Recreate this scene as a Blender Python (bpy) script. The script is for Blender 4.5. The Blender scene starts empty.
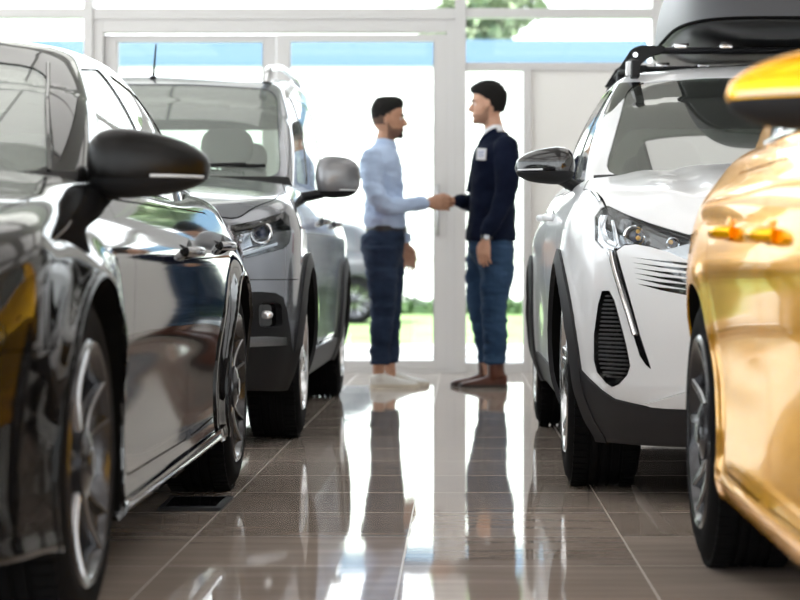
import bpy, bmesh, math, random
from mathutils import Vector, Matrix, noise
from mathutils.bvhtree import BVHTree
PI = math.pi
random.seed(7)
S = bpy.context.scene
COL = S.collection

# ------------------------------------------------------------------ camera
F, HX, HY, CH = 2133.0, 460.0, 272.0, 0.69        # focal length in pixels, vanishing point, eye height
cd = bpy.data.cameras.new('camera'); cam = bpy.data.objects.new('camera', cd); COL.objects.link(cam)
cam.location = (0, 0, CH); cam.rotation_euler = (PI/2, 0, 0)
cd.sensor_width = 36; cd.lens = F/800*36
cd.shift_x = -(HX-400)/800; cd.shift_y = -(300-HY)/800
cd.clip_start = .05; cd.clip_end = 500
cd.dof.use_dof = True; cd.dof.focus_distance = 6.9; cd.dof.aperture_fstop = 4.2
S.camera = cam

# ------------------------------------------------------------------ materials
def mat(name, col, rough=.5, metal=0, coat=0, spec=.5, bump=None, trans=None, emit=None, coat_rough=.02, var=None):
    m = bpy.data.materials.new(name); m.use_nodes = True
    nt = m.node_tree; b = nt.nodes['Principled BSDF']
    b.inputs['Base Color'].default_value = (*col, 1)
    b.inputs['Roughness'].default_value = rough
    b.inputs['Metallic'].default_value = metal
    b.inputs['Coat Weight'].default_value = coat
    b.inputs['Coat Roughness'].default_value = coat_rough
    b.inputs['Specular IOR Level'].default_value = spec
    if emit:
        b.inputs['Emission Color'].default_value = (*emit[0], 1); b.inputs['Emission Strength'].default_value = emit[1]
    if bump or var:
        tc = nt.nodes.new('ShaderNodeTexCoord')
    if bump:
        sc, st = bump[0], bump[1]
        n = nt.nodes.new('ShaderNodeTexNoise'); n.inputs['Scale'].default_value = sc; n.inputs['Detail'].default_value = 4
        bp = nt.nodes.new('ShaderNodeBump'); bp.inputs['Strength'].default_value = st; bp.inputs['Distance'].default_value = bump[2] if len(bump) > 2 else .01
        nt.links.new(tc.outputs['Object'], n.inputs['Vector']); nt.links.new(n.outputs['Fac'], bp.inputs['Height'])
        nt.links.new(bp.outputs['Normal'], b.inputs['Normal'])
    if var:      # (colour b, noise scale)
        n = nt.nodes.new('ShaderNodeTexNoise'); n.inputs['Scale'].default_value = var[1]; n.inputs['Detail'].default_value = 5
        r = nt.nodes.new('ShaderNodeValToRGB'); r.color_ramp.elements[0].position = .35; r.color_ramp.elements[1].position = .65
        r.color_ramp.elements[0].color = (*col, 1); r.color_ramp.elements[1].color = (*var[0], 1)
        nt.links.new(tc.outputs['Object'], n.inputs['Vector']); nt.links.new(n.outputs['Fac'], r.inputs['Fac'])
        nt.links.new(r.outputs['Color'], b.inputs['Base Color'])
    return m

def glass(name, tint, refl=1.5, spec_rough=.0, dark=0.0):
    """thin pane: transparent with a fresnel reflection"""
    m = bpy.data.materials.new(name); m.use_nodes = True; nt = m.node_tree; nt.nodes.clear()
    o = nt.nodes.new('ShaderNodeOutputMaterial'); mx = nt.nodes.new('ShaderNodeMixShader')
    t = nt.nodes.new('ShaderNodeBsdfTransparent'); t.inputs['Color'].default_value = (*tint, 1)
    g = nt.nodes.new('ShaderNodeBsdfGlossy'); g.inputs['Roughness'].default_value = spec_rough
    geo = nt.nodes.new('ShaderNodeNewGeometry')      # two sided Schlick fresnel
    def mth(op, x, y=None, z=None):
        q = nt.nodes.new('ShaderNodeMath'); q.operation = op
        for i, v in enumerate((x, y, z)):
            if v is None: continue
            if isinstance(v, (int, float)): q.inputs[i].default_value = v
            else: nt.links.new(v, q.inputs[i])
        return q.outputs[0]
    dt = nt.nodes.new('ShaderNodeVectorMath'); dt.operation = 'DOT_PRODUCT'
    nt.links.new(geo.outputs['Normal'], dt.inputs[0]); nt.links.new(geo.outputs['Incoming'], dt.inputs[1])
    f0 = ((refl-1)/(refl+1))**2
    pw = mth('POWER', mth('SUBTRACT', 1.0, mth('ABSOLUTE', dt.outputs['Value'])), 5.0)
    fac = mth('MULTIPLY_ADD', pw, 1-f0, f0)
    nt.links.new(fac, mx.inputs['Fac']); nt.links.new(t.outputs[0], mx.inputs[1]); nt.links.new(g.outputs[0], mx.inputs[2])
    if dark:      # faint pale veil: bright haze of light put into the glass colour
        mh = nt.nodes.new('ShaderNodeMixShader'); mh.inputs[0].default_value = dark
        df = nt.nodes.new('ShaderNodeBsdfTranslucent'); df.inputs['Color'].default_value = (.8, .85, .80, 1)
        d2 = nt.nodes.new('ShaderNodeBsdfDiffuse'); d2.inputs['Color'].default_value = (.8, .84, .80, 1)
        ms = nt.nodes.new('ShaderNodeAddShader'); nt.links.new(df.outputs[0], ms.inputs[0]); nt.links.new(d2.outputs[0], ms.inputs[1])
        nt.links.new(mx.outputs[0], mh.inputs[1]); nt.links.new(d2.outputs[0], mh.inputs[2]); nt.links.new(mh.outputs[0], o.inputs['Surface'])
    else: nt.links.new(mx.outputs[0], o.inputs['Surface'])
    return m

M = {}
M['white_paint'] = mat('white_paint', (.80, .812, .835), .3, 0, .7)
M['grey_paint'] = mat('grey_paint', (.25, .262, .29), .17, .6, .7)
M['black_paint'] = mat('black_paint', (.007, .0065, .0065), .035, 0, .12, .5)
M['yellow_paint'] = mat('yellow_paint', (.98, .48, .003), .13, .62, .32, .45)
M['yellow_paint'].node_tree.nodes['Principled BSDF'].inputs['Specular Tint'].default_value = (1, .60, .10, 1)
M['plastic'] = mat('black_plastic', (.012, .012, .013), .6, spec=.2, bump=(220, .1, .002))
M['plastic_grey'] = mat('grey_plastic', (.025, .025, .028), .55, spec=.25)
M['gloss_black'] = mat('gloss_black', (.006, .006, .007), .06, 0, .6)
M['rubber'] = mat('tyre_rubber', (.007, .007, .0075), .85, spec=.06)
M['void'] = mat('dark_void', (.004, .004, .004), .9, spec=.05)
M['chrome'] = mat('chrome', (.82, .83, .85), .08, 1)
M['alloy'] = mat('alloy', (.62, .63, .65), .22, 1)
M['alloy_dark'] = mat('alloy_dark', (.045, .045, .05), .25, .7, .4)
M['slat'] = mat('vent_slat', (.10, .10, .105), .3)
M['alloy_grey'] = mat('alloy_grey', (.30, .30, .31), .25, 1)
M['steel'] = mat('brushed_steel', (.35, .35, .36), .35, 1)
M['seat'] = mat('seat_fabric', (.10, .10, .105), .8, bump=(300, .2, .002))
M['glass'] = glass('car_glass', (.90, .94, .91), 1.75, dark=.10)
M['glass_ws'] = glass('windshield_glass', (.62, .66, .63), 3.3, dark=.02)
M['glass_dark'] = glass('tinted_glass', (.45, .48, .46), 1.6)
M['lens'] = glass('lamp_lens', (.93, .95, .97), 1.5)
M['pane'] = glass('window_glass', (.97, .985, .98), 1.35)
M['lamp'] = mat('lamp_reflector', (.75, .78, .82), .12, 1)
M['led'] = mat('daytime_light', (.7, .72, .75), .25, .3, .5)
M['amber'] = mat('amber_lens', (.85, .45, .05), .2, 0, .5)
M['blue_lens'] = mat('projector_lens', (.03, .04, .10), .03, .2, 1)
M['red'] = mat('red_lens', (.35, .01, .01), .15, 0, .6)
M['mirror'] = mat('mirror_glass', (.9, .9, .9), .02, 1)

# ------------------------------------------------------------------ object helpers
def link(o, parent=None):
    COL.objects.link(o)
    if parent: o.parent = parent
    return o

def thing(name, label, cat, loc=(0, 0, 0), rz=0, group=None):
    o = bpy.data.objects.new(name, None); link(o); o.location = loc; o.rotation_euler = (0, 0, rz)
    o.empty_display_size = .1
    o['label'] = label; o['category'] = cat
    if group: o['group'] = group
    return o

def tag(o, label=None, cat=None, group=None, kind=None):
    if label: o['label'] = label
    if cat: o['category'] = cat
    if group: o['group'] = group
    if kind: o['kind'] = kind
    return o

def obj(name, bm, m, parent=None, smooth=True, loc=None, angle=None, label=None):
    me = bpy.data.meshes.new(name)
    bmesh.ops.recalc_face_normals(bm, faces=bm.faces)
    bm.to_mesh(me); bm.free()
    for p in me.polygons: p.use_smooth = smooth
    if smooth: me.set_sharp_from_angle(angle=math.radians(angle or 35))
    for k in (m if isinstance(m, (list, tuple)) else [m]): me.materials.append(k)
    o = bpy.data.objects.new(name, me); link(o, parent)
    if loc: o.location = loc
    if label: o['label'] = label
    return o

def struct(name, bm, m, parent=None, smooth=False):
    o = obj(name, bm, m, parent, smooth)
    if parent is None: o['kind'] = 'structure'
    return o

def B(bm, x0, x1, y0, y1, z0, z1, bev=0, mi=0):
    g = bmesh.ops.create_cube(bm, size=1)
    vs = g['verts']
    for v in vs:
        v.co = Vector(((x0+x1)/2+v.co.x*(x1-x0), (y0+y1)/2+v.co.y*(y1-y0), (z0+z1)/2+v.co.z*(z1-z0)))
    fs = {f for v in vs for f in v.link_faces}
    for f in fs: f.material_index = mi
    if bev:
        es = {e for v in vs for e in v.link_edges}
        bmesh.ops.bevel(bm, geom=list(es), offset=bev, segments=2, affect='EDGES', profile=.6)
    return vs

def newbm(): return bmesh.new()

def box(x0, x1, y0, y1, z0, z1, bev=0):
    bm = newbm(); B(bm, x0, x1, y0, y1, z0, z1, bev); return bm

def loft(bm, rings, cap=True, closed=True, mi=0):
    R = [[bm.verts.new(p) for p in r] for r in rings]
    n = len(R[0]); fs = []
    for a, b in zip(R[:-1], R[1:]):
        for i in range(n if closed else n-1):
            j = (i+1) % n
            fs.append(bm.faces.new((a[i], a[j], b[j], b[i])))
    if cap and closed:
        fs.append(bm.faces.new(R[0][::-1])); fs.append(bm.faces.new(R[-1]))
    for f in fs: f.material_index = mi
    return R

def tube(bm, pts, rad, n=10, up=Vector((0, 0, 1)), cap=True, flat=1.0):
    """tube through pts; rad number, list of numbers or list of (side, up) pairs"""
    pts = [Vector(p) for p in pts]; rings = []; s = None
    for i, p in enumerate(pts):
        d = (pts[min(i+1, len(pts)-1)] - pts[max(i-1, 0)]).normalized()
        if s is None:
            s = d.cross(up)
            if s.length < .25: s = d.cross(Vector((0, 1, 0)))
            if s.length < .25: s = d.cross(Vector((1, 0, 0)))
        else: s = s-d*s.dot(d)          # carried along without twisting
        s.normalize(); u = s.cross(d).normalized()
        r = rad[i] if isinstance(rad, (list, tuple)) else rad
        ra, rb = (r if isinstance(r, (list, tuple)) else (r, r*flat))
        rings.append([p + s*math.cos(2*PI*k/n)*ra + u*math.sin(2*PI*k/n)*rb for k in range(n)])
    return loft(bm, rings, cap)

def spline(pts, n=8):
    """Catmull-Rom through points (tuples of any length)"""
    out = []; P = [Vector(p) for p in pts]
    for i in range(len(P)-1):
        a = P[max(i-1, 0)]; b = P[i]; c = P[i+1]; d = P[min(i+2, len(P)-1)]
        for k in range(n):
            t = k/n
            out.append(.5*((2*b)+(c-a)*t+(2*a-5*b+4*c-d)*t*t+(3*b-a-3*c+d)*t**3))
    out.append(P[-1]); return out

def lathe_x(bm, prof, n=48, mi=0, cap=False):
    """prof: (x, r) revolved about the x axis"""
    rings = [[Vector((x, r*math.cos(2*PI*k/n), r*math.sin(2*PI*k/n))) for k in range(n)] for x, r in prof]
    return loft(bm, rings, cap, True, mi)

def interp(keys):
    """monotone cubic through (x, y) keys"""
    xs = [k[0] for k in keys]; ys = [k[1] for k in keys]; n = len(xs)
    d = [(ys[i+1]-ys[i])/(xs[i+1]-xs[i]) for i in range(n-1)]
    m = [d[0]] + [0 if d[i-1]*d[i] <= 0 else 2*d[i-1]*d[i]/(d[i-1]+d[i]) for i in range(1, n-1)] + [d[-1]]
    def f(x):
        if x <= xs[0]: return ys[0]
        if x >= xs[-1]: return ys[-1]
        i = max(j for j in range(n-1) if xs[j] <= x)
        h = xs[i+1]-xs[i]; t = (x-xs[i])/h
        return ((2*t**3-3*t*t+1)*ys[i] + (t**3-2*t*t+t)*h*m[i] + (-2*t**3+3*t*t)*ys[i+1] + (t**3-t*t)*h*m[i+1])
    return f

def roundpoly(pts, r=.02, n=4):
    out = []; N = len(pts); P = [Vector(p) for p in pts]
    for i in range(N):
        a, b, c = P[i-1], P[i], P[(i+1) % N]
        ra = min(r, (a-b).length*.45, (c-b).length*.45)
        p = b+(a-b).normalized()*ra; q = b+(c-b).normalized()*ra
        for k in range(n+1):
            t = k/n
            out.append(tuple((1-t)**2*p+2*t*(1-t)*b+t*t*q))
    return out

def grow(pts, d):
    """offset a 2-D outline outwards by d"""
    P = [Vector(p[:2]) for p in pts]; N = len(P)
    ar = sum(P[i-1].x*P[i].y-P[i].x*P[i-1].y for i in range(N))
    sg = 1 if ar > 0 else -1; out = []
    for i in range(N):
        a, b, c = P[i-1], P[i], P[(i+1) % N]
        e1 = (b-a); e2 = (c-b)
        if e1.length < 1e-7: e1 = e2
        if e2.length < 1e-7: e2 = e1
        e1 = e1.normalized(); e2 = e2.normalized()
        n1 = Vector((e1.y, -e1.x))*sg; n2 = Vector((e2.y, -e2.x))*sg
        m = n1+n2
        if m.length < 1e-6: m = n1
        m.normalize(); k = max(.5, m.dot(n1))
        out.append(tuple(b+m*d/k))
    return out

def prism(axis, pts, lo, hi):
    bm = newbm()
    def P(p, t):
        if axis == 'S': return Vector((t, p[0], p[1]))       # outline in (y, z)
        if axis == 'F': return Vector((p[0], t, p[1]))       # outline in (x, z)
        return Vector((p[0], p[1], t))                        # outline in (x, y)
    loft(bm, [[P(p, lo) for p in pts], [P(p, hi) for p in pts]])
    bmesh.ops.recalc_face_normals(bm, faces=bm.faces)
    for f in bm.faces: f.material_index = 1
    me = bpy.data.meshes.new('t'); bm.to_mesh(me); bm.free()
    return me

MT = [bpy.data.materials.new('t0'), bpy.data.materials.new('t1')]
def boolean(a, b, op):
    """a, b meshes -> new mesh"""
    for me in (a, b):
        if len(me.materials) == 0:
            me.materials.append(MT[0]); me.materials.append(MT[1])
    oa = bpy.data.objects.new('ta', a); ob = bpy.data.objects.new('tb', b)
    COL.objects.link(oa); COL.objects.link(ob)
    md = oa.modifiers.new('b', 'BOOLEAN'); md.operation = op; md.object = ob; md.solver = 'MANIFOLD'
    dg = bpy.context.evaluated_depsgraph_get(); dg.update()
    me = bpy.data.meshes.new_from_object(oa.evaluated_get(dg))
    bpy.data.objects.remove(oa); bpy.data.objects.remove(ob)
    return me

class Solid:
    """closed smooth solid that panels are cut from"""
    def __init__(self, bm):
        bmesh.ops.recalc_face_normals(bm, faces=bm.faces)
        bm.normal_update(); bm.verts.ensure_lookup_table(); bm.faces.ensure_lookup_table()
        self.me = bpy.data.meshes.new('solid'); 
        t = bm.copy(); bmesh.ops.triangulate(t, faces=t.faces); t.normal_update()
        t.verts.ensure_lookup_table(); t.faces.ensure_lookup_table()
        self.V = [v.co.copy() for v in t.verts]; self.Nn = [v.normal.copy() for v in t.verts]
        self.T = [tuple(v.index for v in f.verts) for f in t.faces]
        self.bvh = BVHTree.FromPolygons(self.V, self.T); t.free()
        bm.to_mesh(self.me); bm.free()
    def normal(self, p):
        q, n, i, d = self.bvh.find_nearest(p)
        a, b, c = self.T[i]; A, Bv, C = self.V[a], self.V[b], self.V[c]
        v0, v1, v2 = Bv-A, C-A, q-A
        d00, d01, d11, d20, d21 = v0.dot(v0), v0.dot(v1), v1.dot(v1), v2.dot(v0), v2.dot(v1)
        den = d00*d11-d01*d01
        if abs(den) < 1e-14: return n
        v = (d11*d20-d01*d21)/den; w = (d00*d21-d01*d20)/den
        m = self.Nn[a]*(1-v-w)+self.Nn[b]*v+self.Nn[c]*w
        return m.normalized() if m.length > 1e-6 else n
    def take(self, name, axis, pts, lo, hi, m, parent, gap=.002, out=0.0, thick=.006, cutonly=False, extra=()):
        """cut the outline out of the solid and make that piece of skin a part"""
        o = None
        if not cutonly:
            pm = boolean(self.me, prism(axis, grow(pts, -gap) if gap else pts, lo, hi), 'INTERSECT')
            o = self.skin(name, pm, m, parent, out, thick)
            for en, em, eo, et, er in extra: self.skin(en, pm, em, o, eo, et, er)
        self.me = boolean(self.me, prism(axis, grow(pts, gap) if gap else pts, lo, hi), 'DIFFERENCE')
        return o
    def skin(self, name, me, m, parent, out=0.0, thick=.006, rim=False):
        bm = newbm(); bm.from_mesh(me)
        bmesh.ops.delete(bm, geom=[f for f in bm.faces if f.material_index == 1], context='FACES')
        bmesh.ops.remove_doubles(bm, verts=bm.verts, dist=2e-5)
        bmesh.ops.delete(bm, geom=[v for v in bm.verts if not v.link_faces], context='VERTS')
        if not bm.faces: bm.free(); return None
        bm.normal_update(); bm.verts.index_update()
        N = [self.normal(v.co) for v in bm.verts]
        verts = [v.co + N[v.index]*out for v in bm.verts]; n = len(verts)
        verts += [v.co + N[v.index]*(out-thick) for v in bm.verts]
        faces = []; ln = []
        for f in ([] if rim else bm.faces):
            idx = [v.index for v in f.verts]
            if f.normal.dot(N[idx[0]]) < 0: idx = idx[::-1]
            faces.append(idx); ln += [N[i] for i in idx]
        for f in ([] if rim else bm.faces):
            idx = [v.index for v in f.verts]
            if f.normal.dot(N[idx[0]]) >= 0: idx = idx[::-1]
            faces.append([i+n for i in idx]); ln += [-N[i] for i in idx]
        for e in bm.edges:
            if len(e.link_faces) == 1:
                l = e.link_loops[0]; a = l.vert.index; b = l.link_loop_next.vert.index
                q = [b, a, a+n, b+n]; faces.append(q)
                nn = (verts[a]-verts[b]).cross(verts[a+n]-verts[a])
                nn = nn.normalized() if nn.length > 1e-12 else Vector((0, 0, 1))
                ln += [nn]*4
        bm.free()
        res = bpy.data.meshes.new(name); res.from_pydata([tuple(v) for v in verts], [], faces)
        for p in res.polygons: p.use_smooth = True
        if len(ln) == len(res.loops): res.normals_split_custom_set([tuple(x) for x in ln])
        res.materials.append(m)
        o = bpy.data.objects.new(name, res); link(o, parent)
        return o
    def hit(self, o, d):
        return self.bvh.ray_cast(o, d)
# ------------------------------------------------------------------ car bodies
# local frame: x across, y along (nose towards -y), z up, front axle at y = 0
def sgn(x): return -1 if x < 0 else 1

def ring_params(nf, ns, nr):
    """half loop: (kind, value) from nose centre to tail centre"""
    out = [('f', PI/2*i/nf) for i in range(nf+1)]
    out += [('s', (i+1)/ns) for i in range(ns-1)]
    out += [('r', PI/2*i/nr) for i in range(nr+1)]
    return out

def body_solid(c):
    W, yn, yt = c['W'], c['nose'], c['tail']
    af, ar, pf, pr = c.get('af', .75), c.get('ar', .6), c.get('pf', 2.5), c.get('pr', 2.8)
    zb, zt, ins, fy = interp(c['zb']), interp(c['zt']), interp(c['ins']), interp(c['fy'])
    ry = interp(c.get('ry', [(0, .1), (.4, 0), (.8, .02), (1.1, .12)]))
    wmul = interp(c.get('wmul', [(yn, .985), (0, 1), (c['wb'], 1), (yt, .97)]))
    crown = c.get('crown', .05); deckx = c.get('deck', lambda x, y: 0); side = c.get('side', lambda y, z: 0)
    wheels = (0.0, c['wb']); Rw = c['R']; Ra = c['Ra']; flare = c.get('flare', .015)
    half = ring_params(34, 110, 26)
    base = []
    for k, v in half:
        if k == 'f': x = W*abs(math.sin(v))**(2/pf); y = yn+af-af*abs(math.cos(v))**(2/pf); f, r = math.cos(v), 0
        elif k == 's': x = W; y = yn+af+v*(yt-ar-yn-af); f = r = 0
        else: x = W*abs(math.cos(v))**(2/pr); y = yt-ar+ar*abs(math.sin(v))**(2/pr); f, r = 0, math.sin(v)
        base.append((x, y, f, r))
    pl = base + [(-x, y, f, r) for x, y, f, r in base[-2:0:-1]]
    n = len(pl)
    def edge(x, y, f, r, z):
        b = 0
        for w in wheels:
            d = math.hypot(y-w, z-Rw)
            b += flare*math.exp(-((d-Ra)/.055)**2 if d > Ra else 0)
        i = ins(z)+side(y, z)-b
        X = x*wmul(y)*(1-i/W)
        wf = f**.8 if f > 0 else 0; wr = r**.8 if r > 0 else 0
        return Vector((X, y+wf*fy(z)-wr*ry(z), z))
    e = .04
    rings = []
    NQ = 56
    for q in range(NQ+1):
        t = q/NQ; R = []
        for x, y, f, r in pl:
            lo, hi = zb(y), zt(y)-e
            R.append(edge(x, y, f, r, lo+(hi-lo)*t))
        rings.append(R)
    E = [edge(x, y, f, r, zt(y)) for x, y, f, r in pl]
    A = rings[-1]
    c1, c2 = yn+.45, yt-.4
    spn = [Vector((0, c1+(c2-c1)*(p.y-yn)/(yt-yn), 0)) for p in E]
    def deck(i, t):
        p = E[i].lerp(spn[i], t); q = 1-(1-t)**2
        z = zt(E[i].y)*(1-t)+zt(p.y)*t if False else zt(p.y)
        return Vector((p.x, p.y, z+crown*q+deckx(p.x, p.y)))
    t0 = .07
    D0 = [deck(i, t0) for i in range(n)]
    for k in range(1, 8):
        t = k/7
        rings.append([(1-t)**2*A[i]+2*t*(1-t)*E[i]+t*t*D0[i] for i in range(n)])
    ND = 24
    for k in range(1, ND+1):
        t = t0+(1-t0)*k/ND
        rings.append([deck(i, t) for i in range(n)])
    # underside
    under = []
    for t in (1.0, .8, .5):
        under.append([Vector((p.x*(1-t), p.y*(1-t)+spn[i].y*t, zb(p.y))) for i, p in enumerate(rings[0])])
    rings = under+rings
    bm = newbm(); loft(bm, rings, cap=False)
    bmesh.ops.remove_doubles(bm, verts=bm.verts, dist=1e-5)
    bmesh.ops.holes_fill(bm, edges=[e_ for e_ in bm.edges if e_.is_boundary], sides=0)
    return Solid(bm)

def cabin_solid(c):
    g = c['cab']
    y0, y1, Y0, Y1 = g['base'] + g['top']         # base front/rear, top front/rear
    wB, wT = interp(g['wB']), interp(g['wT'])     # half widths over 0..1 front to rear
    zB, zT = interp(g['zB']), interp(g['zT'])     # heights over y
    af, ar, p = g.get('af', .30), g.get('ar', .3), g.get('p', 3.0)
    bul, crown, fil = g.get('bulge', .03), g.get('crown', .05), g.get('fillet', .12)
    half = ring_params(30, 90, 26)
    def loop(ya, yb, w, z, a1, a2):
        out = []
        for k, v in half:
            if k == 'f': x = abs(math.sin(v))**(2/p); y = ya+a1-a1*abs(math.cos(v))**(2/p)
            elif k == 's': x = 1; y = ya+a1+v*(yb-a2-ya-a1)
            else: x = abs(math.cos(v))**(2/p); y = yb-a2+a2*abs(math.sin(v))**(2/p)
            x *= w((y-ya)/(yb-ya)); out.append(Vector((x, y, z(y))))
        return out + [Vector((-q.x, q.y, q.z)) for q in out[-2:0:-1]]
    Bp = loop(y0, y1, wB, zB, af, ar); Tp = loop(Y0, Y1, wT, zT, g.get('aft', af*.8), g.get('art', ar*.8))
    n = len(Bp); c1, c2 = Y0+.25, Y1-.25
    spn = [Vector((0, c1+(c2-c1)*(q.y-Y0)/(Y1-Y0), 0)) for q in Tp]
    def side(i, t):
        q = Bp[i].lerp(Tp[i], t)
        d = Vector((q.x/max(.3, abs(q.x)+1e-6), 0, .15))
        # outward: sideways for the flanks, forward/backward for the screens
        if i <= 30 or i >= n-30: d = Vector((q.x*.6, -.55, .5))
        b = 4*t*(1-t)*bul
        return q+Vector((sgn(q.x)*min(1, abs(q.x)/.4)*b, (-b*.6 if q.y < (y0+Y0)/2+.25 else 0), b*.3))
    def roof(i, t):
        q = Tp[i].lerp(spn[i], t); k = 1-(1-t)**2
        return Vector((q.x, q.y, zT(q.y)+crown*k))
    rings = []; NS = 34; ts = 1-fil; tr = fil*.9
    for k in range(NS+1): rings.append([side(i, ts*k/NS) for i in range(n)])
    A = rings[-1]; Dm = [roof(i, tr) for i in range(n)]
    for k in range(1, 9):
        t = k/8
        rings.append([(1-t)**2*A[i]+2*t*(1-t)*Tp[i]+t*t*Dm[i] for i in range(n)])
    for k in range(1, 19): rings.append([roof(i, tr+(1-tr)*k/18) for i in range(n)])
    low = [[Vector((q.x*(1-t), q.y*(1-t)+spn[i].y*t, q.z-.04)) for i, q in enumerate(rings[0])] for t in (1.0, .6, 0)]
    bm = newbm(); loft(bm, low+rings, cap=False)
    bmesh.ops.remove_doubles(bm, verts=bm.verts, dist=1e-5)
    bmesh.ops.holes_fill(bm, edges=[e for e in bm.edges if e.is_boundary], sides=0)
    return Solid(bm)

def circ(cy, cz, r, n=48): return [(cy+r*math.cos(2*PI*k/n), cz+r*math.sin(2*PI*k/n)) for k in range(n)]

# ------------------------------------------------------------------ wheels
def tyre_bm(R, w, rim):
    bm = newbm(); h = w/2
    prof = [(-h+.015, rim-.01), (-h+.004, rim+.01), (-h, rim+(R-rim)*.45), (-h+.006, R-.03), (-h+.022, R-.010), (-h+.045, R-.002)]
    g = []
    for k in range(4):
        x = -h+.05+(w-.1)*(k+.5)/4; q = .0045
        g += [(x-q-.0015, R), (x-q, R-.007), (x+q, R-.007), (x+q+.0015, R)]
    prof += g + [(-a, b) for a, b in prof[::-1]]
    lathe_x(bm, prof+[prof[0]], 72)
    # shoulder sipes: thin blocks round both tread edges
    for k in range(72):
        a = 2*PI*k/72
        for s in (-1, 1):
            vs = B(bm, s*(h-.040)-.022, s*(h-.040)+.022, -.0105, .0105, R-.011, R+.0015)
            bmesh.ops.rotate(bm, verts=vs, cent=(0, 0, 0), matrix=Matrix.Rotation(a, 3, 'X'))
    return bm

def rim_barrel(rim, w):
    bm = newbm(); h = w/2
    lathe_x(bm, [(h-.004, rim+.006), (h+.002, rim), (h-.002, rim-.012), (h-.02, rim-.022), (h-.09, rim-.032), (-h+.03, rim-.03), (-h+.01, rim), (-h+.02, rim+.004), (h-.03, rim+.002), (h-.004, rim+.006)], 64)
    return bm

def spoke(bm, a0, r0, r1, w0, w1, x0, x1, th=.018, twist=0.0, n=7):
    """one bar from the hub out to the rim; angle a0 at the hub, a0+twist at the rim"""
    rings = []
    for k in range(n+1):
        t = k/n; r = r0+(r1-r0)*t; a = a0+twist*t; w = (w0+(w1-w0)*t)/2; x = x0+(x1-x0)*t-.012*math.sin(PI*t)
        e = Vector((0, math.cos(a), math.sin(a))); s = Vector((0, -math.sin(a), math.cos(a))); c = Vector((x, 0, 0))+e*r
        rings.append([c-s*w-Vector((th, 0, 0)), c-s*w-Vector((.004, 0, 0)), c-s*w*.7, c+s*w*.7, c+s*w-Vector((.004, 0, 0)), c+s*w-Vector((th, 0, 0))])
    loft(bm, rings)

def make_wheel(style, R, w, rim, car):
    """one wheel, outer face towards +x: tyre with rim parts below it"""
    wh = obj('wheel', rim_barrel(rim, w), M['alloy_dark'] if style in ('dark', 'twin') else M['alloy'], car)
    obj('tyre', tyre_bm(R, w, rim), M['rubber'], wh)
    bs, bd = newbm(), newbm(); h = w/2
    if style == 'dark':            # five black spokes edged by pairs of machined bars
        for k in range(5):
            a = PI/2+.2+2*PI*k/5
            spoke(bd, a, .05, rim-.012, .075, .095, h-.028, h-.014, .03)
            for s in (-1, 1):
                spoke(bs, a+s*.14, .05, rim-.014, .014, .012, h-.014, h-.002, .016, s*.06)
            spoke(bd, a+PI/5, .05, rim-.012, .03, .02, h-.04, h-.024, .02)
    elif style == 'suv':           # five broad two tone spokes
        for k in range(5):
            a = PI/2+2*PI*k/5
            spoke(bs, a-.13, .05, rim-.012, .045, .030, h-.020, h-.004, .02, .05)
            spoke(bs, a+.13, .05, rim-.012, .045, .030, h-.020, h-.004, .02, -.05)
            spoke(bd, a+.62, .05, rim-.012, .07, .11, h-.034, h-.022, .02)
            spoke(bd, a, .05, rim-.012, .05, .03, h-.026, h-.012, .02)
    elif style == 'van':
        for k in range(7):
            a = PI/2+2*PI*k/7
            spoke(bs, a, .04, rim-.01, .06, .045, h-.02, h-.006, .02)
        spoke(bd, 0, .03, .06, .02, .02, h-.05, h-.05)
    else:                          # yellow car: five twin spokes with dark pockets
        for k in range(5):
            a = PI/2+2*PI*k/5
            for s in (-1, 1): spoke(bs, a+s*.20, .045, rim-.012, .036, .022, h-.018, h-.004, .02, s*.03)
            spoke(bd, a+PI/5, .05, rim-.012, .08, .14, h-.03, h-.02, .02)
    obj('spokes', bs, M['alloy_grey'] if style in ('dark', 'twin') else M['alloy'], wh)
    obj('dark_inserts', bd, M['alloy_dark'], wh)
    b = newbm(); lathe_x(b, [(h-.045, .001), (h-.045, .07), (h-.010, .066), (h-.003, .045), (h-.001, .030), (h+.003, .026), (h+.004, .001)], 32)
    obj('hub_cap', b, M['alloy_dark'] if style != 'van' else M['alloy'], wh)
    b = newbm(); lathe_x(b, [(-.012, .001), (-.012, rim-.055), (.004, rim-.055), (.004, .001)], 40)
    for k in range(5):
        a = 2*PI*k/5
        tube(b, [(.0, .055*math.cos(a), .055*math.sin(a)), (h-.03, .055*math.cos(a), .055*math.sin(a))], .008, 6)
    obj('brake_disc', b, M['steel'], wh)
    return wh

def copy_tree(o, parent=None, remap=None):
    c = o.copy(); COL.objects.link(c); c.parent = parent
    if remap and c.type == 'MESH' and c.data.materials and c.data.materials[0].name in remap:
        c.data = c.data.copy(); c.data.materials[0] = remap[c.data.materials[0].name]
    for ch in [x for x in bpy.data.objects if x.parent == o]: copy_tree(ch, c, remap)
    return c

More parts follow.
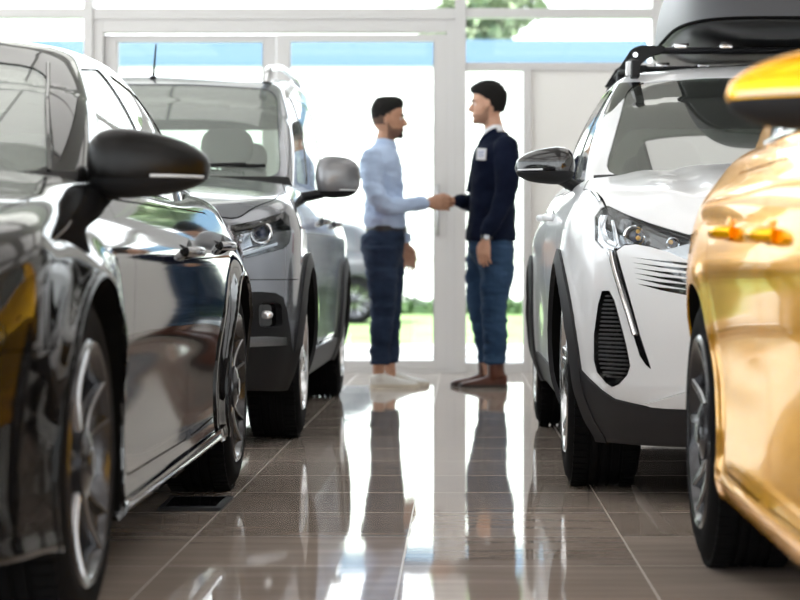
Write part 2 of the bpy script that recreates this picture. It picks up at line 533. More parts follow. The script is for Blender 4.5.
def place_wheels(c, car, style, body):
    R, w, rim, W = c['R'], c['tw'], c['rim'], c['W']
    first = None
    for y in (0, c['wb']):
        for s in (-1, 1):
            if first is None: wl = first = make_wheel(style, R, w, rim, car)
            else: wl = copy_tree(first, car)
            wl.location = (s*(W-c.get('inset', .02)-w/2), y, R)
            steer = c.get('steer', 0) if y == 0 else 0
            wl.rotation_euler = (0 if s > 0 else 0, 0, (0 if s > 0 else PI)+steer)
    for y in (0, c['wb']):
        for s in (-1, 1):
            bm = newbm(); Ra = c['Ra']; n = 40
            xo, xi = s*(W-.022), s*(W-.40)
            a = [(y+(Ra+.002)*math.cos(PI*(-.12+1.24*k/n)), R+(Ra+.002)*math.sin(PI*(-.12+1.24*k/n))) for k in range(n+1)]
            def edge_(p, q):
                p2, q2 = y+(p-y)*(Ra+.014)/(Ra+.002), R+(q-R)*(Ra+.014)/(Ra+.002)
                h = body.bvh.ray_cast(Vector((s*2, p2, q2)), Vector((-s, 0, 0)))[0]
                return s*(abs(h.x)-.004) if h and abs(h.x) > W-.12 else xo
            loft(bm, [[Vector((edge_(p, q), p, q)) for p, q in a], [Vector((xi, p, q)) for p, q in a], [Vector((xi, y, R)) for p, q in a]], cap=False, closed=False)
            bmesh.ops.remove_doubles(bm, verts=bm.verts, dist=1e-5)
            o = obj('wheel_arch_liner', bm, M['void'], car)
            md = o.modifiers.new('t', 'SOLIDIFY'); md.thickness = .004

# ------------------------------------------------------------------ door mirrors
def make_mirror(car, s, at, w, h, d, cap_m, low_m, arm_to, split=-.1, tip=.5, sweep=.06, top_m=None):
    """housing centre at 'at' (local), s side; w wide, h high, d deep"""
    bm = newbm(); nu, nv = 36, 22; rings = []
    for i in range(nu+1):
        t = i/nu                        # 0 inboard .. 1 tip
        x = (t-.5)*w
        e = max(.02, 1-abs(2*t-1)**3.2)**(1/2.6) if 0 < t < 1 else 0.02
        k = 1-(1-tip)*t**1.6            # falls away towards the tip
        R = []
        for j in range(nv*2):
            a = 2*PI*j/(nv*2); ca, sa = math.cos(a), math.sin(a)
            p = 2.6
            yy = sgn(ca)*abs(ca)**(2/p)*d/2*e*(1-.35*t)
            zz = sgn(sa)*abs(sa)**(2/p)*h/2*e*k
            if ca > 0: yy *= .75
            zz += h*.5*(1-k)*-.15*0
            R.append(Vector((s*x, yy+sweep*t*t, zz-(1-k)*h*.12)))
        rings.append(R)
    loft(bm, rings)
    A = Vector(at)
    for v in bm.verts: v.co += A
    bmesh.ops.recalc_face_normals(bm, faces=bm.faces)
    sol = Solid(bm)
    xx = sorted((A.x-w, A.x+w))
    zs = A.z+split*h
    low = sol.take('mirror_base', 'F', [(xx[0], A.z-h), (xx[1], A.z-h), (xx[1], zs), (xx[0], zs)], A.y-1, A.y+1, low_m, None, gap=.0008)
    hs = sol.skin('mirror_housing', sol.me, cap_m, car)
    if low: low.name = 'lower_shell'; low.parent = hs
    # mirror glass on the rear face
    bm = newbm()
    pts = roundpoly([(A.x-s*w*.38, A.z-h*.33), (A.x+s*w*.36, A.z-h*.26), (A.x+s*w*.34, A.z+h*.20), (A.x-s*w*.38, A.z+h*.33)], .03)
    yb = A.y+d*.42
    loft(bm, [[Vector((p[0], yb-.006, p[1])) for p in pts], [Vector((p[0], yb+.004, p[1])) for p in pts]])
    obj('mirror_glass', bm, M['mirror'], hs)
    # turn signal strip along the outer front
    pts = []
    for i in range(9):
        t = .55+.40*i/8; x = A.x+s*(t-.5)*w
        hpt = sol.bvh.ray_cast(Vector((x, A.y-.5, zs+.006)), Vector((0, 1, 0)))[0]
        if hpt: pts.append(hpt+Vector((0, -.001, 0)))
    if len(pts) > 2:
        bm = newbm(); tube(bm, pts, .0035, 8); obj('turn_signal', bm, M['led'], hs)
    bm = newbm()
    a0 = A+Vector((-s*w*.30, .01, -h*.36)); a1 = Vector(arm_to)
    tube(bm, spline([a0+Vector((s*w*.12, 0, .01)), a0, (a0+a1)/2+Vector((0, 0, -.004)), a1], 5), [(.045, .022)]*16, 14)
    obj('mirror_arm', bm, low_m, hs)
    return hs

def door_handle(car, sol, s, y, z, m, L=.17):
    bm = newbm(); pts = []
    for i in range(9):
        t = i/8; yy = y-L/2+L*t
        hp = sol.bvh.ray_cast(Vector((s*2, yy, z)), Vector((-s, 0, 0)))[0]
        out = .004+.030*max(0, math.sin(PI*t))**.55
        pts.append(hp+Vector((s*out, 0, 0)))
    tube(bm, pts, [(.010, .013)]*9, 12)
    h = obj('door_handle', bm, m, car)
    bm = newbm(); hp = sol.bvh.ray_cast(Vector((s*2, y, z)), Vector((-s, 0, 0)))[0]
    g = bmesh.ops.create_uvsphere(bm, u_segments=20, v_segments=12, radius=1)
    for v in bm.verts: v.co = Vector((hp.x+v.co.x*.004, y+v.co.y*.055, z+v.co.z*.032))
    obj('handle_recess', bm, M['plastic_grey'] if m is not M['yellow_paint'] else m, h)
    return h

# ------------------------------------------------------------------ cabin interior
def seat(car, x, y, z, h=.62):
    bm = newbm()
    B(bm, -.24, .24, -.26, .24, .0, .14, .04)
    o = obj('seat', bm, M['seat'], car, loc=(x, y, z))
    bm = newbm(); vs = []
    rings = []
    for k in range(9):
        t = k/8; w = .25-.05*max(0, t-.6)/.4; zz = .08+h*t; yy = .20+.16*t; dpt = .07-.02*t
        rings.append([Vector((w*sgn(math.cos(a))*abs(math.cos(a))**.5, yy+dpt*sgn(math.sin(a))*abs(math.sin(a))**.6, zz)) for a in [2*PI*i/20 for i in range(20)]])
    loft(bm, rings); obj('backrest', bm, M['seat'], o)
    bm = newbm(); rings = []
    for k in range(9):
        a0 = -PI/2+PI*k/8; e = max(.05, abs(math.cos(a0)))**.4
        rings.append([Vector((.135*e*sgn(math.cos(a))*abs(math.cos(a))**.6, .38+.055*e*math.sin(a), .08+h+.12+.095*math.sin(a0))) for a in [2*PI*i/20 for i in range(20)]])
    loft(bm, rings); 
    for s in (-1, 1): tube(bm, [(s*.05, .37, .06+h), (s*.05, .38, .14+h)], .006, 6)
    obj('headrest', bm, M['seat'], o)
    return o

def interior(car, c):
    g = c['cab']; y0, y1 = g['base']; W = c['W']; zf = c.get('zfloor', .30)
    zbelt = interp(g['zB'])
    # tub: dark lining of floor and door inners
    bm = newbm(); 
    pts = roundpoly([(-W+.10, y0+.10), (W-.10, y0+.10), (W-.12, y1-.18), (-W+.12, y1-.18)], .12)
    loft(bm, [[Vector((p[0], p[1], zf)) for p in pts], [Vector((p[0], p[1], zbelt(p[1])-.075)) for p in pts]], cap=False)
    bm.faces.new([v for v in bm.verts][:len(pts)])
    bmesh.ops.recalc_face_normals(bm, faces=bm.faces)
    o = obj('cabin_lining', bm, M['seat'], car); md = o.modifiers.new('t', 'SOLIDIFY'); md.thickness = .01
    bm = newbm(); zd = zbelt(y0+.3)-.05
    rings = []
    for yy, zz in ((y0+.16, zd-.02), (y0+.34, zd+.005), (y0+.58, zd+.0), (y0+.66, zd-.06), (y0+.62, zd-.25), (y0+.2, zd-.3)):
        rings.append([Vector((-W+.14, yy, zz)), Vector((W-.14, yy, zz))])
    pr = [r for r in rings]
    loft(bm, [[r[0] for r in pr], [r[1] for r in pr]]); obj('dashboard', bm, M['plastic_grey'], car)
    sx = c.get('driver', 1)
    bm = newbm(); ct = Vector((sx*.37, y0+.84, zd+.0)); R = .185
    pts = [ct+Vector((R*math.cos(a), R*math.sin(a)*.42, R*math.sin(a)*.9)) for a in [2*PI*k/28 for k in range(29)]]
    tube(bm, pts, .014, 8, cap=False); tube(bm, [ct, ct+Vector((0, -.2, -.06))], .03, 10)
    tube(bm, [ct+Vector((-R, 0, 0)), ct, ct+Vector((R, 0, 0))], .016, 8)
    obj('steering_wheel', bm, M['plastic_grey'], car)
    zs = zbelt(1.5)-.55
    hh = c.get('seat_h', .56)
    for x in (-.37, .37): seat(car, x, y0+1.30, zs, hh)
    for x in (-.37, .37): seat(car, x, y0+2.1, zs+.02, hh-.04)

# ------------------------------------------------------------------ windows and panels shared by all four
def windows(c, cab, car, frame_m, gl, side_outlines, ws, rw, trim=None):
    g = c['cab']
    for k, pts in enumerate(side_outlines):
        for s in (-1, 1):
            lo, hi = (.30, 1.2) if s > 0 else (-1.2, -.30)
            w = cab.take('side_window', 'S', roundpoly(pts, .05), lo, hi, gl if k < 1 else c.get('rear_gl', gl), car, gap=.001, out=-.004, thick=.004)
    ym = g['top'][0]+.5; yr = g['top'][1]-.5
    cab.take('windshield', 'F', roundpoly(ws, .07), g['base'][0]-1, ym, c.get('ws_gl', gl), car, gap=.001, out=-.003, thick=.005)
    cab.take('rear_window', 'F', roundpoly(rw, .07), yr, g['base'][1]+1, c.get('rear_gl', gl), car, gap=.001, out=-.003, thick=.005)

def open_top(c, body, cab):
    """hollow out under the cabin"""
    g = c['cab']; y0, y1 = g['base']; W = g['wB'][1][1]
    pts = roundpoly([(-W+.13, y0+.15), (W-.13, y0+.15), (W-.13, y1-.2), (-W+.13, y1-.2)], .1)
    body.take('', 'T', pts, c['zb'][0][1]+.10, 2.5, None, None, gap=0, cutonly=True)
    # cabin's own floor
    cab.me = cab.me
def picker(O, *sols):
    """pixel of the photograph -> point on the car's skin, in the car's own frame"""
    o = Vector((0, 0, CH))-Vector(O)
    def at(px, py):
        d = Vector(((px-HX)/F, 1, (HY-py)/F)).normalized(); best = None
        for s in sols:
            h = s.bvh.ray_cast(o, d)
            if h[0] and (best is None or h[3] < best[1]): best = (h[0], h[3])
        if best is None:
            t = (-o.y-.55)/d.y
            return o+d*t
        return best[0]
    return at

def rings_both(sol, name, c, Rout, m, car, out=.008, lo_z=None):
    """plastic band round each wheel arch"""
    for y in (0, c['wb']):
        for s in (-1, 1):
            lo, hi = (.3, 1.4) if s > 0 else (-1.4, -.3)
            sol.take(name, 'S', circ(y, c['R'], Rout), lo, hi, m, car, gap=.0005, out=out, thick=.02)

def arches(sol, c):
    W = c['W']
    for y in (0, c['wb']):
        for s in (-1, 1):
            lo, hi = (W-.42, 1.4) if s > 0 else (-1.4, -W+.42)
            p = circ(y, c['R'], c['Ra'])
            sol.take('', 'S', p, lo, hi, None, None, gap=0, cutonly=True)

def sides(sol, name, pts, m, car, out=0, thick=.006, gap=.002, W=.3):
    for s in (-1, 1):
        lo, hi = (W, 1.4) if s > 0 else (-1.4, -W)
        sol.take(name, 'S', pts, lo, hi, m, car, gap=gap, out=out, thick=thick)

def fronts(sol, name, pts, m, car, out=0, thick=.006, gap=.002, yhi=.25, extra=(), both=True):
    r = []
    for s in ((-1, 1) if both else (1,)):
        q = [(s*p[0], p[1]) for p in pts]
        if s < 0: q = q[::-1]
        r.append(sol.take(name, 'F', q, -2, yhi, m, car, gap=gap, out=out, thick=thick, extra=extra))
    return r

def surf_front(sol, x, z):
    h = sol.bvh.ray_cast(Vector((x, -3, z)), Vector((0, 1, 0)))
    return h[0], h[1]

def slats(sol, name, pts, m, parent, zs, inset=.010, th=.004, both=(1,)):
    """horizontal fins inside an outline given in (x, z)"""
    bm = newbm()
    for s in both:
        for z in zs:
            xs = []
            for i in range(len(pts)):
                a, b = pts[i-1], pts[i]
                if (a[1]-z)*(b[1]-z) < 0: xs.append(a[0]+(b[0]-a[0])*(z-a[1])/(b[1]-a[1]))
            if len(xs) < 2: continue
            x0, x1 = min(xs), max(xs); P = []
            for k in range(6):
                x = s*(x0+(x1-x0)*k/5); p, n = surf_front(sol, x, z)
                if p is None: continue
                P.append(p-n*inset)
            if len(P) > 1: tube(bm, P, [(.008, th)]*len(P), 8)
    return obj(name, bm, m, parent)

def ball(bm, c, r, sx=1, sy=1, sz=1, u=24, v=16):
    g = bmesh.ops.create_uvsphere(bm, u_segments=u, v_segments=v, radius=r)
    for w in g['verts']: w.co = Vector((w.co.x*sx, w.co.y*sy, w.co.z*sz))+Vector(c)

def ring(bm, c, r, th, n=32, axis='y'):
    pts = [Vector(c)+Vector((r*math.cos(2*PI*k/n), 0, r*math.sin(2*PI*k/n))) for k in range(n+1)]
    tube(bm, pts, th, 8, cap=False)

def projector(parent, c, r, s=1):
    """lamp projector: bowl, chrome ring, glass ball"""
    c = Vector(c)
    bm = newbm(); ring(bm, c+Vector((0, -.008, 0)), r, r*.16); a = obj('lamp_ring', bm, M['chrome'], parent)
    bm = newbm(); rings = [[c+Vector((q*math.cos(2*PI*k/28), yy, q*math.sin(2*PI*k/28))) for k in range(28)] for q, yy in ((r*1.0, -.004), (r*.8, .018), (r*.45, .03), (.001, .033))]
    loft(bm, rings, cap=False); obj('lamp_bowl', bm, M['lamp'], a)
    bm = newbm(); ball(bm, c+Vector((0, .008, 0)), r*.62, 1, .6, 1); obj('lamp_lens', bm, M['blue_lens'], a)
    return a

def common(c, car, body, cab, style, handles, hm, doors, hood, paint, tail=None):
    """hood, doors, handles, bottoms, wheels"""
    open_top(c, body, cab)
    g = c['cab']; zb_ = interp(g['zB']); y0, y1 = g['base']; wB = interp(g['wB'])
    mx = max(zb_(y0+k*.1) for k in range(int((y1-y0)/.1)))-.02
    pts = [(-wB(.3)+.09, y0+.16), (wB(.3)-.09, y0+.16), (wB(.9)-.09, y1-.18), (-wB(.9)+.09, y1-.18)]
    cab.take('', 'T', pts, .2, mx, None, None, gap=0, cutonly=True)
    for d in doors: sides(body, 'door', d, paint, car, gap=.0022)
    body.take('hood', 'T', hood, c['zhood'], 2, paint, car, gap=.0025)
    if tail: 
        for s in (-1, 1):
            q = [(s*p[0], p[1]) for p in tail]
            body.take('tail_lamp', 'F', q if s > 0 else q[::-1], c['wb']+.2, c['tail']+1, M['red'], car, gap=.001)
    for y, z in handles:
        for s in (-1, 1): door_handle(car, body, s, y, z, hm)
    body.skin('body_shell', body.me, paint, car)
    cab.skin('cabin_shell', cab.me, c.get('cab_m', paint), car)
    place_wheels(c, car, style, body)
    interior(car, c)
    bm = newbm(); z = c['zb'][1][1]+.012
    W = c['W']
    pts = roundpoly([(-W+.42, c['nose']+.15), (W-.42, c['nose']+.15), (W-.42, c['tail']-.2), (-W+.42, c['tail']-.2)], .1)
    loft(bm, [[Vector((p[0], p[1], z-.03)) for p in pts], [Vector((p[0], p[1], z+.03)) for p in pts]])
    obj('underbody', bm, M['void'], car)
    bm = newbm()
    for y in (0, c['wb']): tube(bm, [(-W+.2, y, c['R']), (W-.2, y, c['R'])], .035, 12)
    obj('axle', bm, M['plastic'], car)

# ================================================================= WHITE SUV
def white_suv():
    O = (1.25, 6.94, 0)
    R = .345; wb = 2.675
    def deck(x, y):
        a = abs(x); f = max(0, min(1, (.9-y)/.5))
        return f*(.018/(1+math.exp((a-.50)/.018)) + .012*math.exp(-((a-.62)/.06)**2))
    def side(y, z):
        v = 0
        v += .022*math.exp(-((z-.50)/.13)**2)*math.exp(-((y-1.33)/.75)**4)           # scooped doors
        v -= .012*math.exp(-((z-.84)/.06)**2)*(1 if y > -.3 else .2)                # shoulder crease
        return v
    c = dict(W=.925, nose=-.90, tail=wb+.86, wb=wb, R=R, Ra=.372, tw=.235, rim=.235, inset=.012,
             zb=[(-.9, .18), (-.4, .172), (0, .22), (wb, .23), (wb+.86, .30)],
             zt=[(-.9, .845), (-.6, .905), (-.3, .945), (0, .975), (.45, 1.01), (1.3, 1.02), (2.6, 1.07), (wb+.86, 1.05)],
             ins=[(.18, .075), (.26, .035), (.36, .008), (.5, .0), (.65, .004), (.78, .012), (.9, .04), (1.0, .085), (1.08, .13)],
             fy=[(.16, .14), (.25, .045), (.36, .0), (.5, .0), (.62, .008), (.72, .03), (.80, .065), (.90, .13)],
             af=.80, pf=2.35, crown=.045, deck=deck, side=side, flare=.018, zfloor=.33, zhood=.55, driver=1, seat_h=.5,
             cab=dict(base=(.40, wb+.72), top=(1.27, wb+.25), wB=[(0, .80), (.5, .815), (1, .70)], wT=[(0, .61), (.4, .625), (1, .55)],
                      zB=[(.3, .985), (1.3, 1.0), (2.6, 1.05), (3.5, 1.03)], zT=[(1.0, 1.42), (1.6, 1.465), (2.3, 1.465), (3.1, 1.42)],
                      af=.26, p=2.6, bulge=.03, crown=.05, fillet=.10), rear_gl=M['glass_dark'], ws_gl=M['glass_ws'])
    body, cab = body_solid(c), cabin_solid(c)
    car = thing('suv_car', 'white compact SUV with a roof box, parked facing the camera on the right', 'car', O)
    at = picker(O, body, cab)
    body.wheels = 1
    arches(body, c)
    P = M['white_paint']
    def fz(l): return [(-p.x, p.z) for p in (at(*q) for q in l)]     # outlines on the +x side (mirrored for both)
    # headlamp
    hl = fz([(595, 217), (601, 208), (608, 206), (625, 214), (643, 221), (668, 229), (692, 236), (692, 262), (682, 258), (668, 252), (652, 247), (636, 244), (624, 245), (616, 251), (602, 248), (595, 240)])
    hs = fronts(body, 'headlight', hl, M['gloss_black'], car, out=-.045, thick=.004, gap=.001, extra=[('headlight_lens', M['lens'], .001, .003, False), ('headlight_surround', M['gloss_black'], .0, .046, True)])
    drl = fz([(607, 252), (616, 250), (621, 268), (629, 296), (640, 336), (651, 369), (646, 365), (640, 356), (634, 337), (622, 296), (613, 266)])
    fr = fronts(body, 'daytime_light_strip', drl, M['gloss_black'], car, out=.002, thick=.012, gap=.0008)
    for s, o in zip((-1, 1), fr):
        pts = []
        for px, py in ((612, 252), (616, 270), (623, 293), (630, 315), (636, 335)):
            p = at(px, py); n = body.normal(p); pts.append(Vector((p.x if s < 0 else -p.x, p.y, p.z))+Vector((n.x*(-1 if s > 0 else 1), n.y, n.z))*.006)
        bm = newbm(); tube(bm, spline(pts, 4), [(.009, .006)]*17, 10); obj('chrome_insert', bm, M['chrome'], o)
    for s, h in zip((-1, 1), hs):
        def q(px, py, d=.022):
            p = at(px, py); n = body.normal(p); v = p-n*d; return Vector((v.x*(1 if s < 0 else -1), v.y, v.z))
        a = projector(h, q(628, 233, .03), .030)
        bm = newbm(); ball(bm, q(634, 236, .02), .008); ball(bm, q(634, 229, .02), .007); obj('indicator_bulb', bm, M['amber'], a)
        b = projector(h, q(668, 240, .03), .018)
        bm = newbm(); ball(bm, q(668, 240, .018), .007); obj('indicator_bulb', bm, M['amber'], b)
        bm = newbm(); tube(bm, [q(609, 218), q(611, 232), q(613, 247)], [(.010, .006)]*3, 8); obj('daytime_light', bm, M['chrome'], h)
        bm = newbm(); tube(bm, spline([q(600, 214, .012), q(597, 228, .012), q(602, 243, .012), q(612, 248, .012)], 5), [(.020, .004)]*16, 8); obj('lamp_trim', bm, M['chrome'], h)
        bm = newbm(); tube(bm, spline([q(616, 212, .012), q(640, 222, .012), q(665, 231, .012), q(689, 238, .012)], 5), [(.008, .004)]*16, 8); obj('lamp_brow', bm, M['plastic_grey'], h)
        # white wedge below the dark lamp
        W_ = [q(652, 250, .002), q(668, 249, .002), q(690, 243, .002), q(691, 262, .002), q(676, 257, .002), q(664, 253, .002)]
        bm = newbm(); f = bm.faces.new([bm.verts.new(p) for p in W_]); r = bmesh.ops.extrude_face_region(bm, geom=[f])
        for v in [x for x in r['geom'] if isinstance(x, bmesh.types.BMVert)]: v.co += Vector((0, .015, 0))
        obj('lamp_lower_blade', bm, M['chrome'], h)
    # side air vent
    vt = fz([(602, 291), (609, 291), (614, 300), (620, 322), (626, 345), (630, 366), (627, 375), (619, 384), (612, 387), (606, 383), (597, 372), (594, 360), (594, 335), (598, 305)])
    vs = fronts(body, 'air_vent', vt, M['gloss_black'], car, out=-.03, thick=.004, gap=.0008, extra=[('vent_surround', M['gloss_black'], .0015, .032, True)])
    zz = [.375+.0128*k for k in range(21)]
    inner = grow(vt, -.010)
    for s, v in zip((-1, 1), vs): slats(body, 'vent_slats', inner, M['slat'], v, zz, .009, .0028, (s,))
    # strakes beside the grille
    for k in range(6):
        y0, yr = 257+5.3*k, 264.5+5.7*k; th = 1.5+.28*k
        st = fz([(630+k*1.2, y0), (660, (y0+yr)/2-th*.4+.2), (690, yr-th), (690, yr+th), (660, (y0+yr)/2+th*.6+.2)])
        fronts(body, 'grille_strake', st, M['gloss_black'], car, out=-.004, thick=.004, gap=0)
    # centre grille
    body.take('grille', 'F', roundpoly([(-.48, .76), (.48, .76), (.40, .47), (-.40, .47)], .04), -2, 0, M['gloss_black'], car, out=-.012)
    # arch bands, lower cladding, skid plate
    rings_both(body, 'arch_cladding', c, c['Ra']+.048, M['plastic_grey'], car, out=.010)
    low = fz([(578, 366), (590, 379), (602, 390), (615, 399), (636, 404), (650, 407), (690, 410)])
    bl_ = fz([(645, 403.5), (668, 397), (692, 390), (692, 408), (668, 407.5), (652, 406)])
    fronts(body, 'bumper_blade', bl_, P, car, out=.010, thick=.02, gap=.0005)
    lo = [(.0, .305)]+[p for p in low[::-1]]+[(.96, .42), (.96, .1), (0, .1)]
    skid = [(-.50, .36), (.50, .36), (.56, .275), (-.56, .275)]
    body.take('skid_plate', 'F', skid, -2, -.3, M['alloy'], car, out=.004, thick=.02)
    fronts(body, 'bumper_cladding', lo, M['plastic_grey'], car, out=.006, thick=.02, yhi=.3, gap=.0008)
    sides(body, 'sill_cladding', [(.2, .1), (wb-.2, .1), (wb-.2, .35), (.2, .33)], M['plastic_grey'], car, out=.006, thick=.02, gap=.001, W=.55)
    for s in (-1, 1):
        body.take('rear_cladding', 'S', [(wb+.3, .1), (wb+1.2, .1), (wb+1.2, .42), (wb+.3, .36)], *((.0, 1.4) if s > 0 else (-1.4, -.0001)), M['plastic_grey'], car, out=.006, thick=.02, gap=.001)
    doors = [roundpoly([(.52, .34), (1.42, .34), (1.44, .99), (.52, .98)], .04), roundpoly([(1.45, .34), (2.12, .36), (2.34, .62), (2.40, 1.02), (1.47, 1.0)], .05)]
    hood = roundpoly([(-.80, .46), (-.855, -.1), (-.80, -.48), (-.62, -.70), (-.3, -.80), (.3, -.80), (.62, -.70), (.80, -.48), (.855, -.1), (.80, .46)], .05)
    wins = [[(.98, 1.045), (1.40, 1.05), (1.40, 1.40), (1.28, 1.385), (1.12, 1.26)], [(1.50, 1.055), (2.30, 1.08), (2.20, 1.42), (1.50, 1.415)], [(2.38, 1.10), (2.90, 1.16), (2.62, 1.38), (2.30, 1.41)]]
    windows(c, cab, car, None, M['glass'], wins, [(-.745, 1.03), (.745, 1.03), (.60, 1.415), (.3, 1.44), (-.3, 1.44), (-.60, 1.415)], [(-.58, 1.12), (.58, 1.12), (.48, 1.36), (-.48, 1.36)])
    # black pillars round the windows, black screen base and black roof skin
    for s in (-1, 1):
        lo, hi = (.30, 1.2) if s > 0 else (-1.2, -.30)
        cab.take('window_frame', 'S', roundpoly([(.78, 1.01), (3.0, 1.04), (3.0, 1.18), (2.68, 1.425), (1.28, 1.425), (1.06, 1.28)], .03), lo, hi, M['gloss_black'], car, gap=.0, out=.0, thick=.01)
    cab.take('windshield_base', 'F', [(-.80, .9), (.80, .9), (.775, 1.034), (-.775, 1.034)], -.2, 1.0, M['plastic_grey'], car, gap=0)
    cab.take('roof_panel', 'T', roundpoly([(-.50, 1.42), (.50, 1.42), (.50, 2.75), (-.50, 2.75)], .06), 1.3, 2, M['gloss_black'], car, gap=.001)
    common(c, car, body, cab, 'suv', [(1.28, .90), (2.18, .92)], P, doors, hood, P, tail=[(.45, .80), (.98, .80), (.98, .95), (.45, .93)])
    for s in (-1, 1):
        make_mirror(car, s, (s*.945, .70, 1.072), .215, .145, .17, M['gloss_black'], M['plastic'], (s*.80, .74, .985), split=-.16, tip=.62, sweep=.03)
        # chrome badge on the front wing
        bm = newbm(); pts = []
        for px, py in ((592, 192), (597, 197), (601, 203)):
            p = at(px, py); n = body.normal(p); v = p+n*.003; pts.append(Vector((v.x*-s*(1), v.y, v.z)) if s > 0 else v)
        tube(bm, pts, [(.004, .011)]*3, 8); obj('wing_badge', bm, M['chrome'], car)
        # A-pillar black gap strip beside the screen
        bm = newbm()
        zr = interp(c['cab']['zT'])
        pts = [Vector((s*.575, 1.28+.25*k, zr(1.28+.25*k)+.062-.012*(k in (0, 6)))) for k in range(7)]
        tube(bm, spline(pts, 4), [(.016, .012)]*25, 10)
        for k in (0, 3, 6): B(bm, s*.575-.016, s*.575+.016, 1.24+.25*k, 1.33+.25*k, zr(1.3+.25*k)-.01, zr(1.3+.25*k)+.055, .006)
        obj('roof_rail', bm, M['plastic'], car)
        bm = newbm(); B(bm, s*.585-.022, s*.585+.022, 1.30, 1.36, 1.452, 1.505, .006); obj('rail_cap', bm, M['white_paint'], car)
    bm = newbm()
    for k, (x, a) in enumerate(((-.35, .5), (.25, .5))):
        tube(bm, [(x, .48, 1.06), (x+.35, .52, 1.075), (x+.62, .56, 1.085)], .007, 6)
    obj('wiper', bm, M['plastic'], car)
    bm = newbm(); ball(bm, (0, 1.12, 1.36), .09, 1.1, .25, .42); tube(bm, [(0, 1.1, 1.43), (0, 1.12, 1.36)], .012, 8); obj('rear_view_mirror', bm, M['gloss_black'], car)
    # roof rack cross bars: things clamped on the rails
    for k, y in enumerate((1.50, 2.28)):
        r = thing('roof_rack_bar', ['black crossbar over the front of the white SUV roof', 'black crossbar over the rear of the white SUV roof'][k], 'roof bar', (O[0], O[1]+y, 0), group='crossbars under the roof box')
        bm = newbm(); z = 1.566
        tube(bm, [(-.56, 0, z), (.56, 0, z)], [(.034, .013)]*2, 14); obj('bar', bm, M['plastic_grey'], r)
        for s in (-1, 1):
            bm = newbm()
            pr = [(s*.625, 1.49), (s*.575, 1.568), (s*.54, 1.583), (s*.44, 1.58), (s*.45, 1.555), (s*.505, 1.543), (s*.55, 1.505), (s*.565, 1.485)]
            loft(bm, [[Vector((p[0], -.045, p[1])) for p in pr], [Vector((p[0], .045, p[1])) for p in pr]])
            bmesh.ops.bevel(bm, geom=bm.edges[:], offset=.005, segments=2, affect='EDGES')
            ft = obj('foot', bm, M['plastic'], r)
            bm = newbm(); tube(bm, [(s*.56, -.047, 1.545), (s*.56, .047, 1.545)], .010, 10); obj('bolt', bm, M['chrome'], ft)
        for x in (-.38, -.20, .20, .38):
            bm = newbm(); B(bm, x-.025, x+.025, -.03, .03, 1.572, 1.592, .005); tube(bm, [(x-.03, 0, 1.584), (x+.035, 0, 1.590)], .006, 8)
            obj('clamp', bm, M['alloy'], r)
    # roof box
    rb = thing('roof_box', 'dark grey roof cargo box on the white SUV roof bars', 'roof box', (O[0]+.01, O[1]+1.73, 1.583))
    def shell(z0, z1, w0, w1, y00, y01, y10, y11, name, m, top):
        bm = newbm(); rings = []
        for k in range(15):
            t = k/14; e = math.sin(t*PI/2) if top else 1-math.cos(t*PI/2)
            q = (1-math.cos(t*PI/2)) if top else math.sin(t*PI/2)
            if top: kk = 1-(t**4.0); sc = (1-t**3.2*.6)
            z = z0+(z1-z0)*(e if top else t)
            f = (abs(math.cos(t*PI/2))**.36) if top else (.55+.45*math.sin(t*PI/2)**.7)
            w = w0*max(f, .03) if top else w0*f
            ya = y00+(y10-y00)*(q if top else 1-q); yb = y01+(y11-y01)*(q if top else 1-q)
            R = []
            for i in range(64):
                a = 2*PI*i/64; ca, sa = math.cos(a), math.sin(a); p = 4.2
                R.append(Vector((w*sgn(ca)*abs(ca)**(2/p), (ya+yb)/2+(yb-ya)/2*sgn(sa)*abs(sa)**(2/p), z)))
            rings.append(R)
        loft(bm, rings); return obj(name, bm, m, rb)
    shell(.067, .42, .41, .4, -.62, 1.15, -.40, 1.0, 'lid', M['box_lid'], True)
    shell(0, .065, .41, .4, -.62, 1.15, -.50, 1.05, 'base', M['box_base'], False)
    bm = newbm()
    for i in range(64):
        pass
    pts = [Vector((.415*sgn(math.cos(a))*abs(math.cos(a))**(2/4.2), .265+.89*sgn(math.sin(a))*abs(math.sin(a))**(2/4.2), .066)) for a in [2*PI*i/96 for i in range(97)]]
    tube(bm, pts, .007, 6, cap=False); obj('seal', bm, M['void'], rb)
    return car
M['box_lid'] = mat('box_lid', (.05, .05, .055), .4, 0, .0, spec=.3, bump=(400, .05, .001))
M['box_base'] = mat('box_base', (.012, .012, .013), .3)

